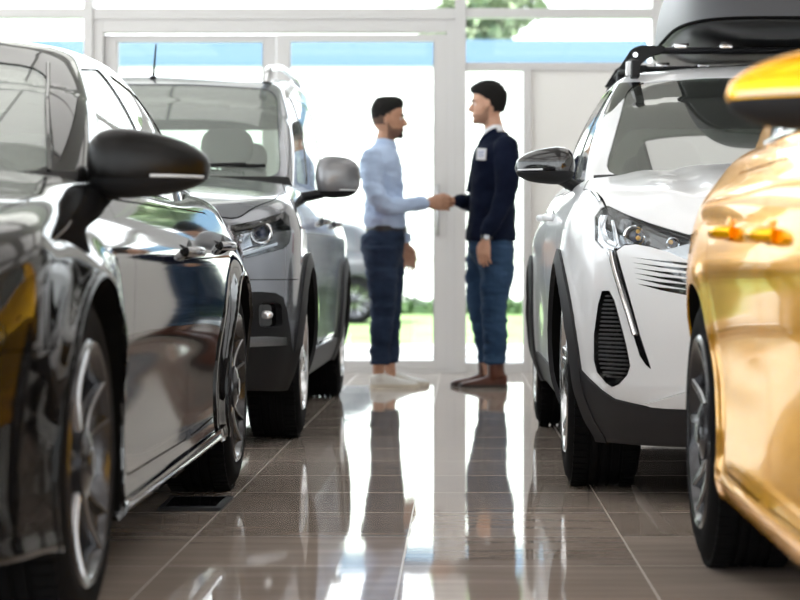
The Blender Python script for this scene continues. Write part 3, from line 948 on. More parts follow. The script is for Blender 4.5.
# ================================================================= GREY VAN
def grey_van():
    O = (-1.56, 8.92, 0); wb = 2.90; R = .335
    def side(y, z):
        return .015*math.exp(-((z-.50)/.12)**2)*math.exp(-((y-1.45)/.85)**4)-.008*math.exp(-((z-.86)/.05)**2)
    c = dict(W=.92, nose=-.84, tail=wb+.85, wb=wb, R=R, Ra=.375, tw=.22, rim=.215, inset=.012,
             zb=[(-.84, .25), (-.4, .22), (0, .22), (wb, .23), (wb+.85, .28)],
             zt=[(-.84, .90), (-.5, .97), (0, 1.03), (.45, 1.075), (1.3, 1.08), (wb, 1.09), (wb+.85, 1.08)],
             ins=[(.2, .07), (.3, .03), (.4, .008), (.55, 0), (.75, .0), (.9, .012), (1.0, .045), (1.1, .11)],
             fy=[(.2, .10), (.32, .02), (.45, 0), (.56, .0), (.60, .02), (.72, .03), (.85, .05), (.95, .13)],
             af=.62, pf=2.9, crown=.05, flare=.018, side=side, zhood=.6, zfloor=.33, seat_h=.62, driver=1,
             cab=dict(base=(.30, wb+.78), top=(1.02, wb+.66), wB=[(0, .81), (.5, .83), (1, .80)], wT=[(0, .70), (.4, .725), (1, .70)],
                      zB=[(.2, 1.05), (1.3, 1.055), (wb+.8, 1.07)], zT=[(.9, 1.545), (1.3, 1.60), (1.9, 1.655), (2.8, 1.675), (wb+.7, 1.65)],
                      af=.28, p=2.7, bulge=.03, crown=.04, fillet=.09))
    body, cab = body_solid(c), cabin_solid(c)
    car = thing('van_car', 'grey silver people carrier van parked behind the black hatchback', 'car', O)
    at = picker(O, body, cab); P = M['grey_paint']
    arches(body, c)
    def fz(l): return [(p.x, p.z) for p in (at(*q) for q in l)]
    hl = fz([(231, 226), (255, 221), (272, 216), (285, 212), (289, 216), (291, 234), (289, 243), (283, 249), (262, 254), (246, 258), (231, 262)])
    hs = fronts(body, 'headlight', hl, M['lamp'], car, out=-.05, thick=.004, gap=.001, extra=[('headlight_lens', M['lens'], .001, .003, False), ('headlight_surround', M['gloss_black'], .0, .05, True)])
    for s, h in zip((-1, 1), hs):
        def q(px, py, d=.02):
            p = at(px, py); n = body.normal(p); v = p-n*d; return Vector((v.x*(1 if s > 0 else -1), v.y, v.z))
        projector(h, q(266, 232, .03), .040)
        bm = newbm()
        for k in range(4): ball(bm, q(243.5+k*.9, 240-k*6, .03), .012)
        obj('lamp_cells', bm, M['chrome'], h)
        bm = newbm(); tube(bm, spline([q(236, 256, .012), q(255, 250, .012), q(278, 243, .012)], 5), [(.010, .014)]*11, 8); obj('daytime_light', bm, M['chrome'], h)
        bm = newbm(); tube(bm, spline([q(234, 229, .02), q(250, 226, .02), q(270, 220, .02)], 5), [(.03, .012)]*11, 8); obj('lamp_brow', bm, M['gloss_black'], h)
    # black lower bumper with fog lamp and silver bar
    fog = fz([(258, 303), (280, 303), (281, 327), (258, 327)])
    fo = fronts(body, 'fog_lamp_bezel', roundpoly(fog, .02), M['gloss_black'], car, out=-.02, thick=.004, gap=.0006, extra=[('bezel_rim', M['plastic'], .006, .03, True)])
    for s, h in zip((-1, 1), fo):
        p = at(268, 315); n = body.normal(p); v = p-n*.012; v = Vector((v.x*(1 if s > 0 else -1), v.y, v.z))
        bm = newbm(); ball(bm, v, .022, 1.3, .4, .8); obj('fog_lamp', bm, M['lens_solid'], h)
    bar = [(.0, .43), (fz([(284, 337)])[0][0], .43), (fz([(284, 346)])[0][0], .395), (0, .395)]
    bar = [(0.02, .435)]+fz([(240, 337), (265, 336), (284, 337), (285, 345), (265, 346), (240, 347)])+[(.02, .40)]
    fronts(body, 'bumper_bar', bar, M['alloy'], car, out=.012, thick=.02, gap=.0005)
    blk = fz([(246, 292), (262, 292), (275, 293), (282, 297), (286, 310), (289, 330), (292, 352)])
    blk = [(0, blk[0][1])]+blk+[(.93, .40), (.95, .1), (0, .1)]
    fronts(body, 'lower_bumper', blk, M['plastic'], car, out=.006, thick=.02, gap=.0006, yhi=.2)
    body.take('grille', 'F', roundpoly([(-.5, .86), (.5, .86), (.42, .68), (-.42, .68)], .04), -2, 0, M['gloss_black'], car, out=-.012)
    rings_both(body, 'arch_cladding', c, c['Ra']+.06, M['plastic_grey'], car, out=.010)
    sides(body, 'sill_cladding', [(.2, .1), (wb-.2, .1), (wb-.2, .34), (.2, .34)], M['plastic_grey'], car, out=.006, thick=.02, gap=.001, W=.55)
    body.take('front_bumper', 'F', [(-1.1, .05), (1.1, .05), (1.1, .66), (-1.1, .66)], -2, -.36, P, car, gap=.0016, thick=.008)
    doors = [roundpoly([(.50, .36), (1.38, .36), (1.40, 1.05), (.50, 1.04)], .04), roundpoly([(1.42, .36), (2.42, .36), (2.46, 1.055), (1.43, 1.05)], .04)]
    hood = roundpoly([(-.78, .40), (-.84, -.1), (-.82, -.45), (-.70, -.66), (-.3, -.76), (.3, -.76), (.70, -.66), (.82, -.45), (.84, -.1), (.78, .40)], .05)
    wins = [[(.78, 1.10), (1.36, 1.11), (1.36, 1.53), (1.18, 1.52), (.98, 1.34)], [(1.47, 1.11), (2.40, 1.12), (2.40, 1.54), (1.47, 1.54)], [(2.52, 1.12), (3.32, 1.13), (3.26, 1.54), (2.52, 1.54)]]
    windows(c, cab, car, None, M['glass'], wins, [(-.77, 1.11), (.77, 1.11), (.70, 1.545), (.3, 1.565), (-.3, 1.565), (-.70, 1.545)], [(-.66, 1.15), (.66, 1.15), (.60, 1.52), (-.60, 1.52)])
    for s in (-1, 1):
        lo, hi = (.30, 1.2) if s > 0 else (-1.2, -.30)
        cab.take('window_frame', 'S', roundpoly([(.70, 1.085), (2.48, 1.09), (2.48, 1.56), (1.17, 1.55), (.93, 1.37)], .03), lo, hi, M['gloss_black'], car, gap=.0, thick=.01)
    cab.take('windshield_base', 'F', [(-.84, 1.0), (.84, 1.0), (.80, 1.112), (-.80, 1.112)], -.2, .9, M['plastic'], car, gap=0)
    common(c, car, body, cab, 'van', [(1.26, .93), (2.30, .94)], P, doors, hood, P, tail=[(.74, .7), (.98, .7), (.98, 1.06), (.74, 1.06)])
    for s in (-1, 1):
        make_mirror(car, s, (s*1.015, .60, 1.115), .20, .195, .16, M['grey_mirror'], M['plastic'], (s*.80, .66, 1.02), split=-.34, tip=.85, sweep=.02)
        bm = newbm(); zr = interp(c['cab']['zT'])
        pts = [Vector((s*.655, 1.05, zr(1.1)+.0))]+[Vector((s*.66, 1.12+.34*k, zr(1.12+.34*k)+.065)) for k in range(6)]+[Vector((s*.655, 3.05, zr(3.)+.0))]
        tube(bm, spline(pts, 4), [(.022, .016)]*29, 10); obj('roof_rail', bm, M['alloy'], car)
    for s in (-1,):
        bm = newbm(); tube(bm, [(.115, 1.12, 1.585), (.115, 1.125, 1.61)], [.024, .014], 12); tube(bm, [(.115, 1.125, 1.60), (.118, 1.20, 1.77)], [.006, .004], 8)
        obj('antenna', bm, M['plastic'], car)
    bm = newbm(); tube(bm, [(-.5, .36, 1.13), (.62, .46, 1.165)], .008, 6); tube(bm, [(.1, .42, 1.15), (.70, .50, 1.16)], .008, 6); obj('wiper', bm, M['plastic'], car)
    bm = newbm(); vs = B(bm, .44, .49, 1.0, 1.004, 1.455, 1.485)
    bmesh.ops.rotate(bm, verts=vs, cent=(.465, 1.0, 1.47), matrix=Matrix.Rotation(.15, 3, 'Y')); obj('windshield_sticker', bm, M['void'], car)
    bm = newbm(); ball(bm, (0, .98, 1.44), .10, 1.1, .22, .4); tube(bm, [(0, .98, 1.44), (0, 1.0, 1.55)], .012, 8); obj('rear_view_mirror', bm, M['gloss_black'], car)
    return car
M['lens_solid'] = mat('fog_lens', (.75, .77, .8), .08, .6, .5)
M['grey_mirror'] = mat('grey_mirror', (.20, .20, .21), .3, .4, .6)

# ================================================================= BLACK HATCHBACK
def black_hatch():
    O = (-1.60, 4.08, 0); wb = 2.70; R = .325
    def side(y, z):
        v = .010*math.exp(-((z-.44)/.14)**2)*math.exp(-((y-1.3)/.95)**4)
        v -= .008*math.exp(-((z-(.70+.02*y))/.05)**2)*(1 if y > .2 else math.exp(-((y-.2)/.5)**2))
        return v
    c = dict(W=.90, nose=-.88, tail=wb+.80, wb=wb, R=R, Ra=.355, tw=.225, rim=.232, inset=.004,
             zb=[(-.88, .21), (-.4, .205), (-.2, .19), (0, .18), (wb, .20), (wb+.8, .28)],
             zt=[(-.88, .66), (-.6, .735), (-.3, .79), (0, .835), (.40, .885), (1.0, .90), (1.9, .905), (wb, .93), (wb+.4, .93), (wb+.8, .90)],
             ins=[(.15, .06), (.20, .015), (.25, .02), (.32, .02), (.45, .012), (.58, .0), (.70, .006), (.78, .03), (.86, .075), (.94, .13)],
             fy=[(.15, .10), (.25, .01), (.35, 0), (.48, .0), (.58, .03), (.66, .08), (.75, .16)],
             af=.52, pf=2.7, crown=.05, flare=.02, side=side, zhood=.45, zfloor=.24, seat_h=.46, driver=1,
             cab=dict(base=(.30, wb+.66), top=(1.16, wb-.02), wB=[(0, .79), (.5, .80), (.8, .74), (1, .58)], wT=[(0, .60), (.4, .615), (.8, .58), (1, .53)],
                      zB=[(.2, .86), (1.0, .875), (2.0, .885), (wb, .91), (wb+.8, .90)], zT=[(1.0, 1.205), (1.5, 1.265), (2.0, 1.275), (2.7, 1.185)],
                      af=.24, p=2.6, bulge=.03, crown=.06, fillet=.09))
    body, cab = body_solid(c), cabin_solid(c)
    car = thing('hatchback_car', 'glossy black hatchback parked nearest the camera on the left', 'car', O)
    at = picker(O, body, cab); P = M['black_paint']
    arches(body, c)
    hl = [(.80, .64), (.86, .60), (.84, .53), (.66, .52), (.50, .55), (.50, .60), (.66, .635)]
    hs = fronts(body, 'headlight', roundpoly(hl, .03), M['gloss_black'], car, out=-.045, thick=.004, gap=.001, extra=[('headlight_lens', M['lens'], .001, .003, False), ('headlight_surround', M['gloss_black'], .0, .045, True)])
    for s, h in zip((-1, 1), hs):
        p, n = surf_front(body, s*.70, .58); projector(h, p-n*.04, .026)
    body.take('grille', 'F', roundpoly([(-.42, .60), (.42, .60), (.36, .32), (-.36, .32)], .04), -2, 0, M['gloss_black'], car, out=-.012)
    fronts(body, 'air_intake', roundpoly([(.62, .40), (.84, .42), (.82, .26), (.55, .24)], .03), M['plastic'], car, out=-.015)
    sides(body, 'sill_trim', [(.36, .10), (wb-.36, .10), (wb-.40, .225), (.38, .205)], M['black_paint'], car, out=.012, thick=.02, gap=.001, W=.5)
    sides(body, 'wheel_arch_lip', circ(wb, R, c['Ra']+.012), M['black_paint'], car, out=.004, thick=.01, gap=.0003)
    sides(body, 'wheel_arch_lip', circ(0, R, c['Ra']+.012), M['black_paint'], car, out=.004, thick=.01, gap=.0003)
    body.take('front_bumper', 'F', [(-1.1, .05), (1.1, .05), (1.1, .56), (-1.1, .56)], -2, -.36, P, car, gap=.0016, thick=.008)
    doors = [roundpoly([(.52, .25), (1.57, .25), (1.61, .86), (.52, .85)], .04), roundpoly([(1.61, .25), (2.26, .27), (2.36, .55), (2.50, .80), (2.48, .87), (1.64, .865)], .05)]
    hood = roundpoly([(-.74, .36), (-.80, 0), (-.78, -.42), (-.62, -.66), (-.3, -.76), (.3, -.76), (.62, -.66), (.78, -.42), (.80, 0), (.74, .36)], .05)
    wins = [[(.82, .935), (1.56, .94), (1.56, 1.225), (1.22, 1.195), (1.02, 1.09)], [(1.64, .94), (2.20, .955), (2.25, 1.185), (1.64, 1.225)], [(2.27, .96), (2.64, 1.02), (2.46, 1.12), (2.32, 1.17)]]
    windows(c, cab, car, None, M['glass'], wins, [(-.735, .905), (.735, .905), (.60, 1.185), (.3, 1.225), (-.3, 1.225), (-.60, 1.185)], [(-.5, .99), (.5, .99), (.46, 1.14), (-.46, 1.14)])
    for s in (-1, 1):
        lo, hi = (.30, 1.2) if s > 0 else (-1.2, -.30)
        cab.take('window_frame', 'S', roundpoly([(.72, .915), (2.62, .93), (2.68, 1.02), (2.45, 1.15), (2.25, 1.205), (1.60, 1.24), (1.22, 1.215), (.96, 1.08)], .04), lo, hi, M['gloss_black'], car, gap=.0, thick=.01)
    cab.take('windshield_base', 'F', [(-.80, .80), (.80, .80), (.77, .908), (-.77, .908)], -.2, .9, M['plastic'], car, gap=0)
    cab.take('roof_panel', 'T', roundpoly([(-.50, 1.30), (.50, 1.30), (.48, 2.55), (-.48, 2.55)], .06), 1.1, 2, M['gloss_black'], car, gap=.001)
    common(c, car, body, cab, 'dark', [(1.50, .742), (2.38, .768)], M['chrome_dark'], doors, hood, P, tail=[(.45, .72), (.98, .72), (.98, .84), (.45, .84)])
    for s in (-1, 1):
        make_mirror(car, s, (s*.915, .60, .93), .265, .168, .19, M['mirror_black'], M['plastic'], (s*.755, .66, .875), split=-.22, tip=.55, sweep=.05)
        bm = newbm(); pts = []
        for k in range(13):
            y = .72+k*1.9/12; h = cab.bvh.ray_cast(Vector((s*2, y, .918+.006*k/4)), Vector((-s, 0, 0)))[0]
            if h: pts.append(h+Vector((s*.004, 0, 0)))
        tube(bm, pts, [(.003, .006)]*len(pts), 6); obj('window_trim', bm, M['chrome'], car)
        bm = newbm(); pts = []
        for px in range(9):
            t = px/8; y, z = .50+.66*t, .905+.295*t**.9
            h = cab.bvh.ray_cast(Vector((s*.72*(1-t)+s*.59*t, -1, z)), Vector((0, 1, 0)))[0]
            if h: pts.append(h+Vector((0, -.003, .002)))
        if len(pts) > 2: tube(bm, pts, .005, 6); obj('pillar_seal', bm, M['gloss_black'], car)
    for k, (x, z, w, h, a) in enumerate(((.62, 1.10, .05, .03, .2), (.55, 1.01, .045, .05, .25), (.68, .99, .03, .035, .3))):
        bm = newbm(); p = surf_front(cab, x, z)[0]
        vs = B(bm, p.x-w/2, p.x+w/2, p.y+.012, p.y+.016, z-h/2, z+h/2)
        bmesh.ops.rotate(bm, verts=vs, cent=p, matrix=Matrix.Rotation(a, 3, 'Y')); bmesh.ops.rotate(bm, verts=vs, cent=p, matrix=Matrix.Rotation(-1.1, 3, 'X'))
        obj('windshield_sticker', bm, M['void'], car)
    bm = newbm(); ball(bm, (.0, 1.05, 1.15), .10, 1.1, .22, .4); tube(bm, [(0, 1.05, 1.15), (0, 1.1, 1.22)], .012, 8); obj('rear_view_mirror', bm, M['gloss_black'], car)
    return car
M['mirror_black'] = mat('mirror_black', (.004, .0035, .0035), .3, 0, 0, .2)
M['chrome_dark'] = mat('dark_chrome', (.35, .35, .36), .15, 1)

# ================================================================= YELLOW HATCHBACK
def yellow_hatch():
    O = (1.43, 2.48, 0); wb = 2.54; R = .315
    def side(y, z):
        v = .008*math.exp(-((z-.45)/.14)**2)*math.exp(-((y-1.25)/.85)**4)
        v -= .008*math.exp(-((z-.70)/.06)**2)
        v -= .014*math.exp(-((z-.24)/.035)**2)*math.exp(-((y-1.25)/.95)**6)
        return v
    c = dict(W=.875, nose=-.80, tail=wb+.66, wb=wb, R=R, Ra=.348, tw=.21, rim=.222, inset=.004,
             zb=[(-.8, .18), (-.4, .17), (0, .18), (wb, .20), (wb+.66, .28)],
             zt=[(-.8, .72), (-.5, .80), (0, .88), (.4, .93), (1.3, .95), (wb, .985), (wb+.66, .96)],
             ins=[(.15, .06), (.2, .02), (.28, .012), (.45, .01), (.6, .0), (.76, .004), (.84, .022), (.92, .075), (1.0, .14)],
             fy=[(.15, .10), (.3, .01), (.5, 0), (.65, .05), (.8, .16)],
             af=.70, pf=2.5, ar=.55, crown=.05, flare=.006, side=side, zhood=.5, zfloor=.26, seat_h=.5, driver=1,
             cab=dict(base=(.35, wb+.58), top=(1.2, wb+.12), wB=[(0, .76), (.5, .775), (.8, .745), (1, .60)], wT=[(0, .56), (.4, .57), (1, .46)],
                      zB=[(.2, .91), (1.0, .92), (2.0, .935), (wb+.6, .94)], zT=[(1.0, 1.36), (1.6, 1.40), (2.2, 1.38), (2.8, 1.32)],
                      af=.24, p=2.6, bulge=.03, crown=.05, fillet=.10))
    body, cab = body_solid(c), cabin_solid(c)
    car = thing('hatchback_car', 'glossy yellow hatchback cut off by the right edge of the photo', 'car', O)
    P = M['yellow_paint']
    arches(body, c)
    hs = fronts(body, 'headlight', roundpoly([(.78, .70), (.84, .66), (.82, .56), (.62, .56), (.5, .60), (.52, .66)], .03), M['gloss_black'], car, out=-.045, thick=.004, gap=.001, extra=[('headlight_lens', M['lens'], .001, .003, False), ('headlight_surround', M['gloss_black'], .0, .045, True)])
    for s, h in zip((-1, 1), hs):
        p, n = surf_front(body, s*.68, .62); projector(h, p-n*.04, .026)
    body.take('grille', 'F', roundpoly([(-.42, .62), (.42, .62), (.36, .30), (-.36, .30)], .04), -2, 0, M['gloss_black'], car, out=-.012)
    body.take('front_bumper', 'F', [(-1.1, .05), (1.1, .05), (1.1, .56), (-1.1, .56)], -2, -.36, P, car, gap=.0016, thick=.008)
    doors = [roundpoly([(.48, .26), (1.44, .26), (1.47, .90), (.48, .89)], .04), roundpoly([(1.48, .26), (2.08, .27), (2.22, .55), (2.32, .80), (2.30, .91), (1.51, .905)], .05)]
    hood = roundpoly([(-.72, .38), (-.78, 0), (-.76, -.40), (-.60, -.60), (-.3, -.68), (.3, -.68), (.60, -.60), (.76, -.40), (.78, 0), (.72, .38)], .05)
    wins = [[(.86, .985), (1.30, .99), (1.30, 1.34), (1.20, 1.32), (1.06, 1.20)], [(1.38, .99), (2.12, 1.0), (2.10, 1.32), (1.38, 1.345)]]
    windows(c, cab, car, None, M['glass'], wins, [(-.70, .965), (.70, .965), (.55, 1.34), (-.55, 1.34)], [(-.52, 1.04), (.52, 1.04), (.42, 1.28), (-.42, 1.28)])
    for s in (-1, 1):
        lo, hi = (.30, 1.2) if s > 0 else (-1.2, -.30)
        cab.take('window_frame', 'S', roundpoly([(.75, .955), (2.2, .97), (2.16, 1.34), (1.38, 1.36), (1.20, 1.34), (1.02, 1.2)], .04), lo, hi, M['gloss_black'], car, gap=.0, thick=.01)
    cab.take('windshield_base', 'F', [(-.78, .85), (.78, .85), (.74, .967), (-.74, .967)], -.2, .9, M['plastic'], car, gap=0)
    common(c, car, body, cab, 'twin', [(1.35, .756), (1.95, .772)], P, doors, hood, P)
    for s in (-1, 1):
        make_mirror(car, s, (s*.905, .72, .965), .24, .145, .19, P, M['plastic'], (s*.765, .76, .915), split=-.10, tip=.55, sweep=.05)
        bm = newbm(); pts = []
        for k in range(13):
            y = .72+k*1.5/12; h = cab.bvh.ray_cast(Vector((s*2, y, .962+.004*k/4)), Vector((-s, 0, 0)))[0]
            if h: pts.append(h+Vector((s*.004, 0, 0)))
        tube(bm, pts, [(.003, .006)]*len(pts), 6); obj('window_trim', bm, M['chrome'], car)
    return car
# ------------------------------------------------------------------ the showroom
YW = 14.6
def wx(px): return (px-HX)/F*YW
def wz(py): return CH+(HY-py)/F*YW
XL, XR, YB, HC = -7.2, 7.2, -7.0, 4.3

def floor_material():
    m = bpy.data.materials.new('floor_tiles'); m.use_nodes = True; nt = m.node_tree; b = nt.nodes['Principled BSDF']
    N = nt.nodes.new; L = nt.links.new
    tc = N('ShaderNodeTexCoord'); sp = N('ShaderNodeSeparateXYZ'); L(tc.outputs['Object'], sp.inputs[0])
    T = .5565
    def fr(sock, off):
        a = N('ShaderNodeMath'); a.operation = 'ADD'; a.inputs[1].default_value = off; L(sock, a.inputs[0])
        d = N('ShaderNodeMath'); d.operation = 'DIVIDE'; d.inputs[1].default_value = T; L(a.outputs[0], d.inputs[0])
        f = N('ShaderNodeMath'); f.operation = 'FRACT'; L(d.outputs[0], f.inputs[0])
        fl = N('ShaderNodeMath'); fl.operation = 'FLOOR'; L(d.outputs[0], fl.inputs[0])
        s = N('ShaderNodeMath'); s.operation = 'SUBTRACT'; s.inputs[1].default_value = .5; L(f.outputs[0], s.inputs[0])
        ab = N('ShaderNodeMath'); ab.operation = 'ABSOLUTE'; L(s.outputs[0], ab.inputs[0])
        g = N('ShaderNodeMath'); g.operation = 'GREATER_THAN'; g.inputs[1].default_value = .5-.0017/T; L(ab.outputs[0], g.inputs[0])
        return g, fl
    gx, fx = fr(sp.outputs[0], .136+20*T); gy, fy = fr(sp.outputs[1], -6.12+40*T)
    mx = N('ShaderNodeMath'); mx.operation = 'MAXIMUM'; L(gx.outputs[0], mx.inputs[0]); L(gy.outputs[0], mx.inputs[1])
    cb = N('ShaderNodeCombineXYZ'); L(fx.outputs[0], cb.inputs[0]); L(fy.outputs[0], cb.inputs[1])
    wn = N('ShaderNodeTexWhiteNoise'); L(cb.outputs[0], wn.inputs['Vector'])
    # veins running across the tiles, shifted from tile to tile
    mp = N('ShaderNodeMapping'); mp.inputs['Scale'].default_value = (1.1, 9, 1); L(tc.outputs['Object'], mp.inputs[0])
    av = N('ShaderNodeVectorMath'); av.operation = 'MULTIPLY_ADD'; L(wn.outputs['Color'], av.inputs[0]); av.inputs[1].default_value = (7, 7, 7); L(mp.outputs[0], av.inputs[2])
    no = N('ShaderNodeTexNoise'); no.inputs['Scale'].default_value = 1.6; no.inputs['Detail'].default_value = 6; no.inputs['Roughness'].default_value = .6; L(av.outputs[0], no.inputs['Vector'])
    rp = N('ShaderNodeValToRGB'); rp.color_ramp.elements[0].position = .3; rp.color_ramp.elements[1].position = .72
    rp.color_ramp.elements[0].color = (.36, .295, .25, 1); rp.color_ramp.elements[1].color = (.52, .44, .385, 1); L(no.outputs['Fac'], rp.inputs[0])
    hs = N('ShaderNodeHueSaturation'); L(rp.outputs[0], hs.inputs['Color'])
    mr = N('ShaderNodeMapRange'); mr.inputs[3].default_value = .88; mr.inputs[4].default_value = 1.12; L(wn.outputs['Value'], mr.inputs[0]); L(mr.outputs[0], hs.inputs['Value'])
    mc = N('ShaderNodeMix'); mc.data_type = 'RGBA'; L(mx.outputs[0], mc.inputs[0]); L(hs.outputs[0], mc.inputs[6]); mc.inputs[7].default_value = (.60, .54, .48, 1)
    L(mc.outputs[2], b.inputs['Base Color'])
    ro = N('ShaderNodeMapRange'); ro.inputs[3].default_value = .035; ro.inputs[4].default_value = .35; L(mx.outputs[0], ro.inputs[0]); L(ro.outputs[0], b.inputs['Roughness'])
    b.inputs['Specular IOR Level'].default_value = .62
    # every tile lies a hair out of level, plus faint waviness
    n2 = N('ShaderNodeTexNoise'); n2.inputs['Scale'].default_value = 3; n2.inputs['Detail'].default_value = 2; L(av.outputs[0], n2.inputs['Vector'])
    bp = N('ShaderNodeBump'); bp.inputs['Strength'].default_value = .008; bp.inputs['Distance'].default_value = .01; L(n2.outputs['Fac'], bp.inputs['Height'])
    ng = N('ShaderNodeVectorMath'); ng.operation = 'SUBTRACT'; L(wn.outputs['Color'], ng.inputs[0]); ng.inputs[1].default_value = (.5, .5, .5)
    ns = N('ShaderNodeVectorMath'); ns.operation = 'MULTIPLY'; L(ng.outputs[0], ns.inputs[0]); ns.inputs[1].default_value = (.0012, .0025, 0)
    na = N('ShaderNodeVectorMath'); na.operation = 'ADD'; L(bp.outputs[0], na.inputs[0]); L(ns.outputs[0], na.inputs[1])
    nn = N('ShaderNodeVectorMath'); nn.operation = 'NORMALIZE'; L(na.outputs[0], nn.inputs[0]); L(nn.outputs[0], b.inputs['Normal'])
    return m

M['floor'] = floor_material()
M['wall'] = mat('white_wall', (.80, .79, .77), .7)
M['ceiling'] = mat('ceiling_white', (.72, .72, .72), .8)
M['frame'] = mat('window_frame_white', (.58, .57, .57), .4)
M['frame2'] = mat('window_frame_seal', (.45, .45, .46), .5)
M['panel'] = mat('lamp_diffuser', (1, 1, 1), .5, emit=((1, .98, .96), .95))
M['pave'] = mat('pavement', (.45, .45, .44), .9, var=((.52, .52, .50), 3))
M['grass'] = mat('grass_ground', (.10, .19, .045), .95, var=((.22, .30, .10), 1.5))

struct('floor', box(XL, XR, YB, YW+.1, -.12, 0), M['floor'])
struct('ceiling', box(XL, XR, YB, YW, HC, HC+.2), M['ceiling'])
struct('wall_right', box(XR, XR+.2, YB, YW+.2, 0, HC), M['wall'])

def pane(name, x0, x1, z0, z1, y, parent=None, axis='y'):
    bm = newbm()
    if axis == 'y': B(bm, x0, x1, y-.004, y+.004, z0, z1)
    else: B(bm, y-.004, y+.004, x0, x1, z0, z1)
    return struct(name, bm, M['pane'], parent) if parent is None else obj(name, bm, M['pane'], parent, False)

# far glazed wall: posts, transom, sliding doors, side light
bm = newbm()
for a, b in ((85, 94), (455, 466), (652, 668)): B(bm, wx(a), wx(b), YW-.06, YW+.10, 0, HC, .004)
B(bm, XL, wx(85), YW-.05, YW+.08, wz(18), wz(9), .004); B(bm, wx(94), wx(455), YW-.05, YW+.08, wz(20), wz(9), .004); B(bm, wx(466), wx(652), YW-.05, YW+.08, wz(18), wz(9), .004)
B(bm, XL, XR, YW-.05, YW+.1, HC-.15, HC)
B(bm, XL, wx(94), YW-.05, YW+.08, 0, .10)
B(bm, wx(466), wx(652), YW-.04, YW+.06, wz(71), wz(63), .003)
B(bm, wx(466), wx(523), YW-.05, YW+.08, 0, .07)
for px in (-190, -470): B(bm, wx(px), wx(px+10), YW-.06, YW+.10, 0, HC, .004)
struct('trim_1', bm, M['frame'])
# door frame and two sliding leaves
bm = newbm()
B(bm, wx(94), wx(104), YW-.04, YW+.06, 0, wz(20), .003); B(bm, wx(104), wx(447), YW-.04, YW+.06, wz(33), wz(20), .003)
B(bm, wx(447), wx(455), YW-.04, YW+.06, 0, wz(20), .003); B(bm, wx(104), wx(447), YW-.04, YW+.06, 0, .024)
struct('trim_2', bm, M['frame'])
def leaf(n, a, b, y):
    bm = newbm(); t, bt = wz(35), wz(360)
    B(bm, wx(a), wx(a+13), y-.025, y+.025, .025, t, .004); B(bm, wx(b-13), wx(b), y-.025, y+.025, .025, t, .004)
    B(bm, wx(a+12), wx(b-12), y-.025, y+.025, wz(42), t, .004); B(bm, wx(a+12), wx(b-12), y-.025, y+.025, .025, bt, .004)
    d = struct('door_%d' % n, bm, M['frame'])
    pane('pane', wx(a+12), wx(b-12), bt-.01, wz(42)+.01, y, d)
    bm = newbm()
    for q in (a+13.3, b-13.7):
        B(bm, wx(q), wx(q+.6), y-.028, y+.028, bt, wz(42))
    obj('seal', bm, M['frame2'], d, False)
    return d
leaf(1, 104, 276, YW+.03); d2 = leaf(2, 277, 447, YW-.01)
bm = newbm(); tube(bm, [(wx(438), YW-.05, wz(235)), (wx(438), YW-.075, wz(230)), (wx(438), YW-.075, wz(190)), (wx(438), YW-.05, wz(185))], .010, 8); tag(obj('handle', bm, M['steel'], d2))
pane('window_1', XL, wx(89), .08, HC-.1, YW+.02)
pane('window_2', wx(90), wx(460), wz(10), HC-.1, YW+.02)
pane('window_3', wx(465), wx(655), wz(64), HC-.1, YW+.02)
pane('window_4', wx(465), wx(524), .06, wz(70), YW+.02)
struct('wall_back', box(wx(668), XR+.2, YW, YW+.15, 0, HC), M['wall'])
struct('wall_panel', box(wx(531), wx(652), YW-.02, YW+.04, 0, wz(71)), M['wall'])
bm = newbm(); B(bm, wx(523), wx(531), YW-.05, YW+.07, 0, wz(71), .003); struct('trim_3', bm, M['frame'])
# left glazed side and glazed front behind the camera
bm = newbm()
for k in range(8):
    y = YB+k*(YW-YB)/7; B(bm, XL-.06, XL+.06, y-.05, y+.05, 0, HC)
B(bm, XL-.05, XL+.05, YB, YW, 0, .12); B(bm, XL-.05, XL+.05, YB, YW, 2.9, 3.0); B(bm, XL-.05, XL+.05, YB, YW, HC-.2, HC)
struct('wall_left', bm, M['frame'])
pane('window_5', YB, YW, .1, HC-.1, XL, axis='x')
bm = newbm()
for k in range(6):
    x = XL+k*(XR-XL)/5; B(bm, x-.05, x+.05, YB-.06, YB+.06, 0, HC)
B(bm, XL, XR, YB-.05, YB+.05, 0, .12); B(bm, XL, XR, YB-.05, YB+.05, 2.9, 3.0); B(bm, XL, XR, YB-.05, YB+.05, HC-.2, HC)
struct('wall_front', bm, M['frame'])
pane('window_6', XL, XR, .1, HC-.1, YB)

# ceiling panel lamps
n = 0
for ix, x in enumerate((-5.1, -1.7, 1.7, 5.1)):
    for iy in range(6):
        y = -4.8+iy*3.4
        t = thing('ceiling_light', 'square white panel lamp recessed in the showroom ceiling above the cars', 'ceiling light', (x, y, HC), group='showroom ceiling panel lamps')
        if n == 0:
            bm = newbm(); h_ = 1.2
            for a_, b_, c_, d_ in ((-h_, h_, -h_, -h_+.04), (-h_, h_, h_-.04, h_), (-h_, -h_+.04, -h_+.04, h_-.04), (h_-.04, h_, -h_+.04, h_-.04), (-.015, .015, -h_+.04, h_-.04), (-h_+.04, h_-.04, -.015, .015)): B(bm, a_, b_, c_, d_, -.05, 0)
            fme = obj('frame', bm, M['frame'], t, False); dme = obj('diffuser', box(-1.16, 1.16, -1.16, 1.16, -.035, -.02), M['panel'], t, False)
        else:
            for o_ in (fme, dme): q = o_.copy(); COL.objects.link(q); q.parent = t
        n += 1

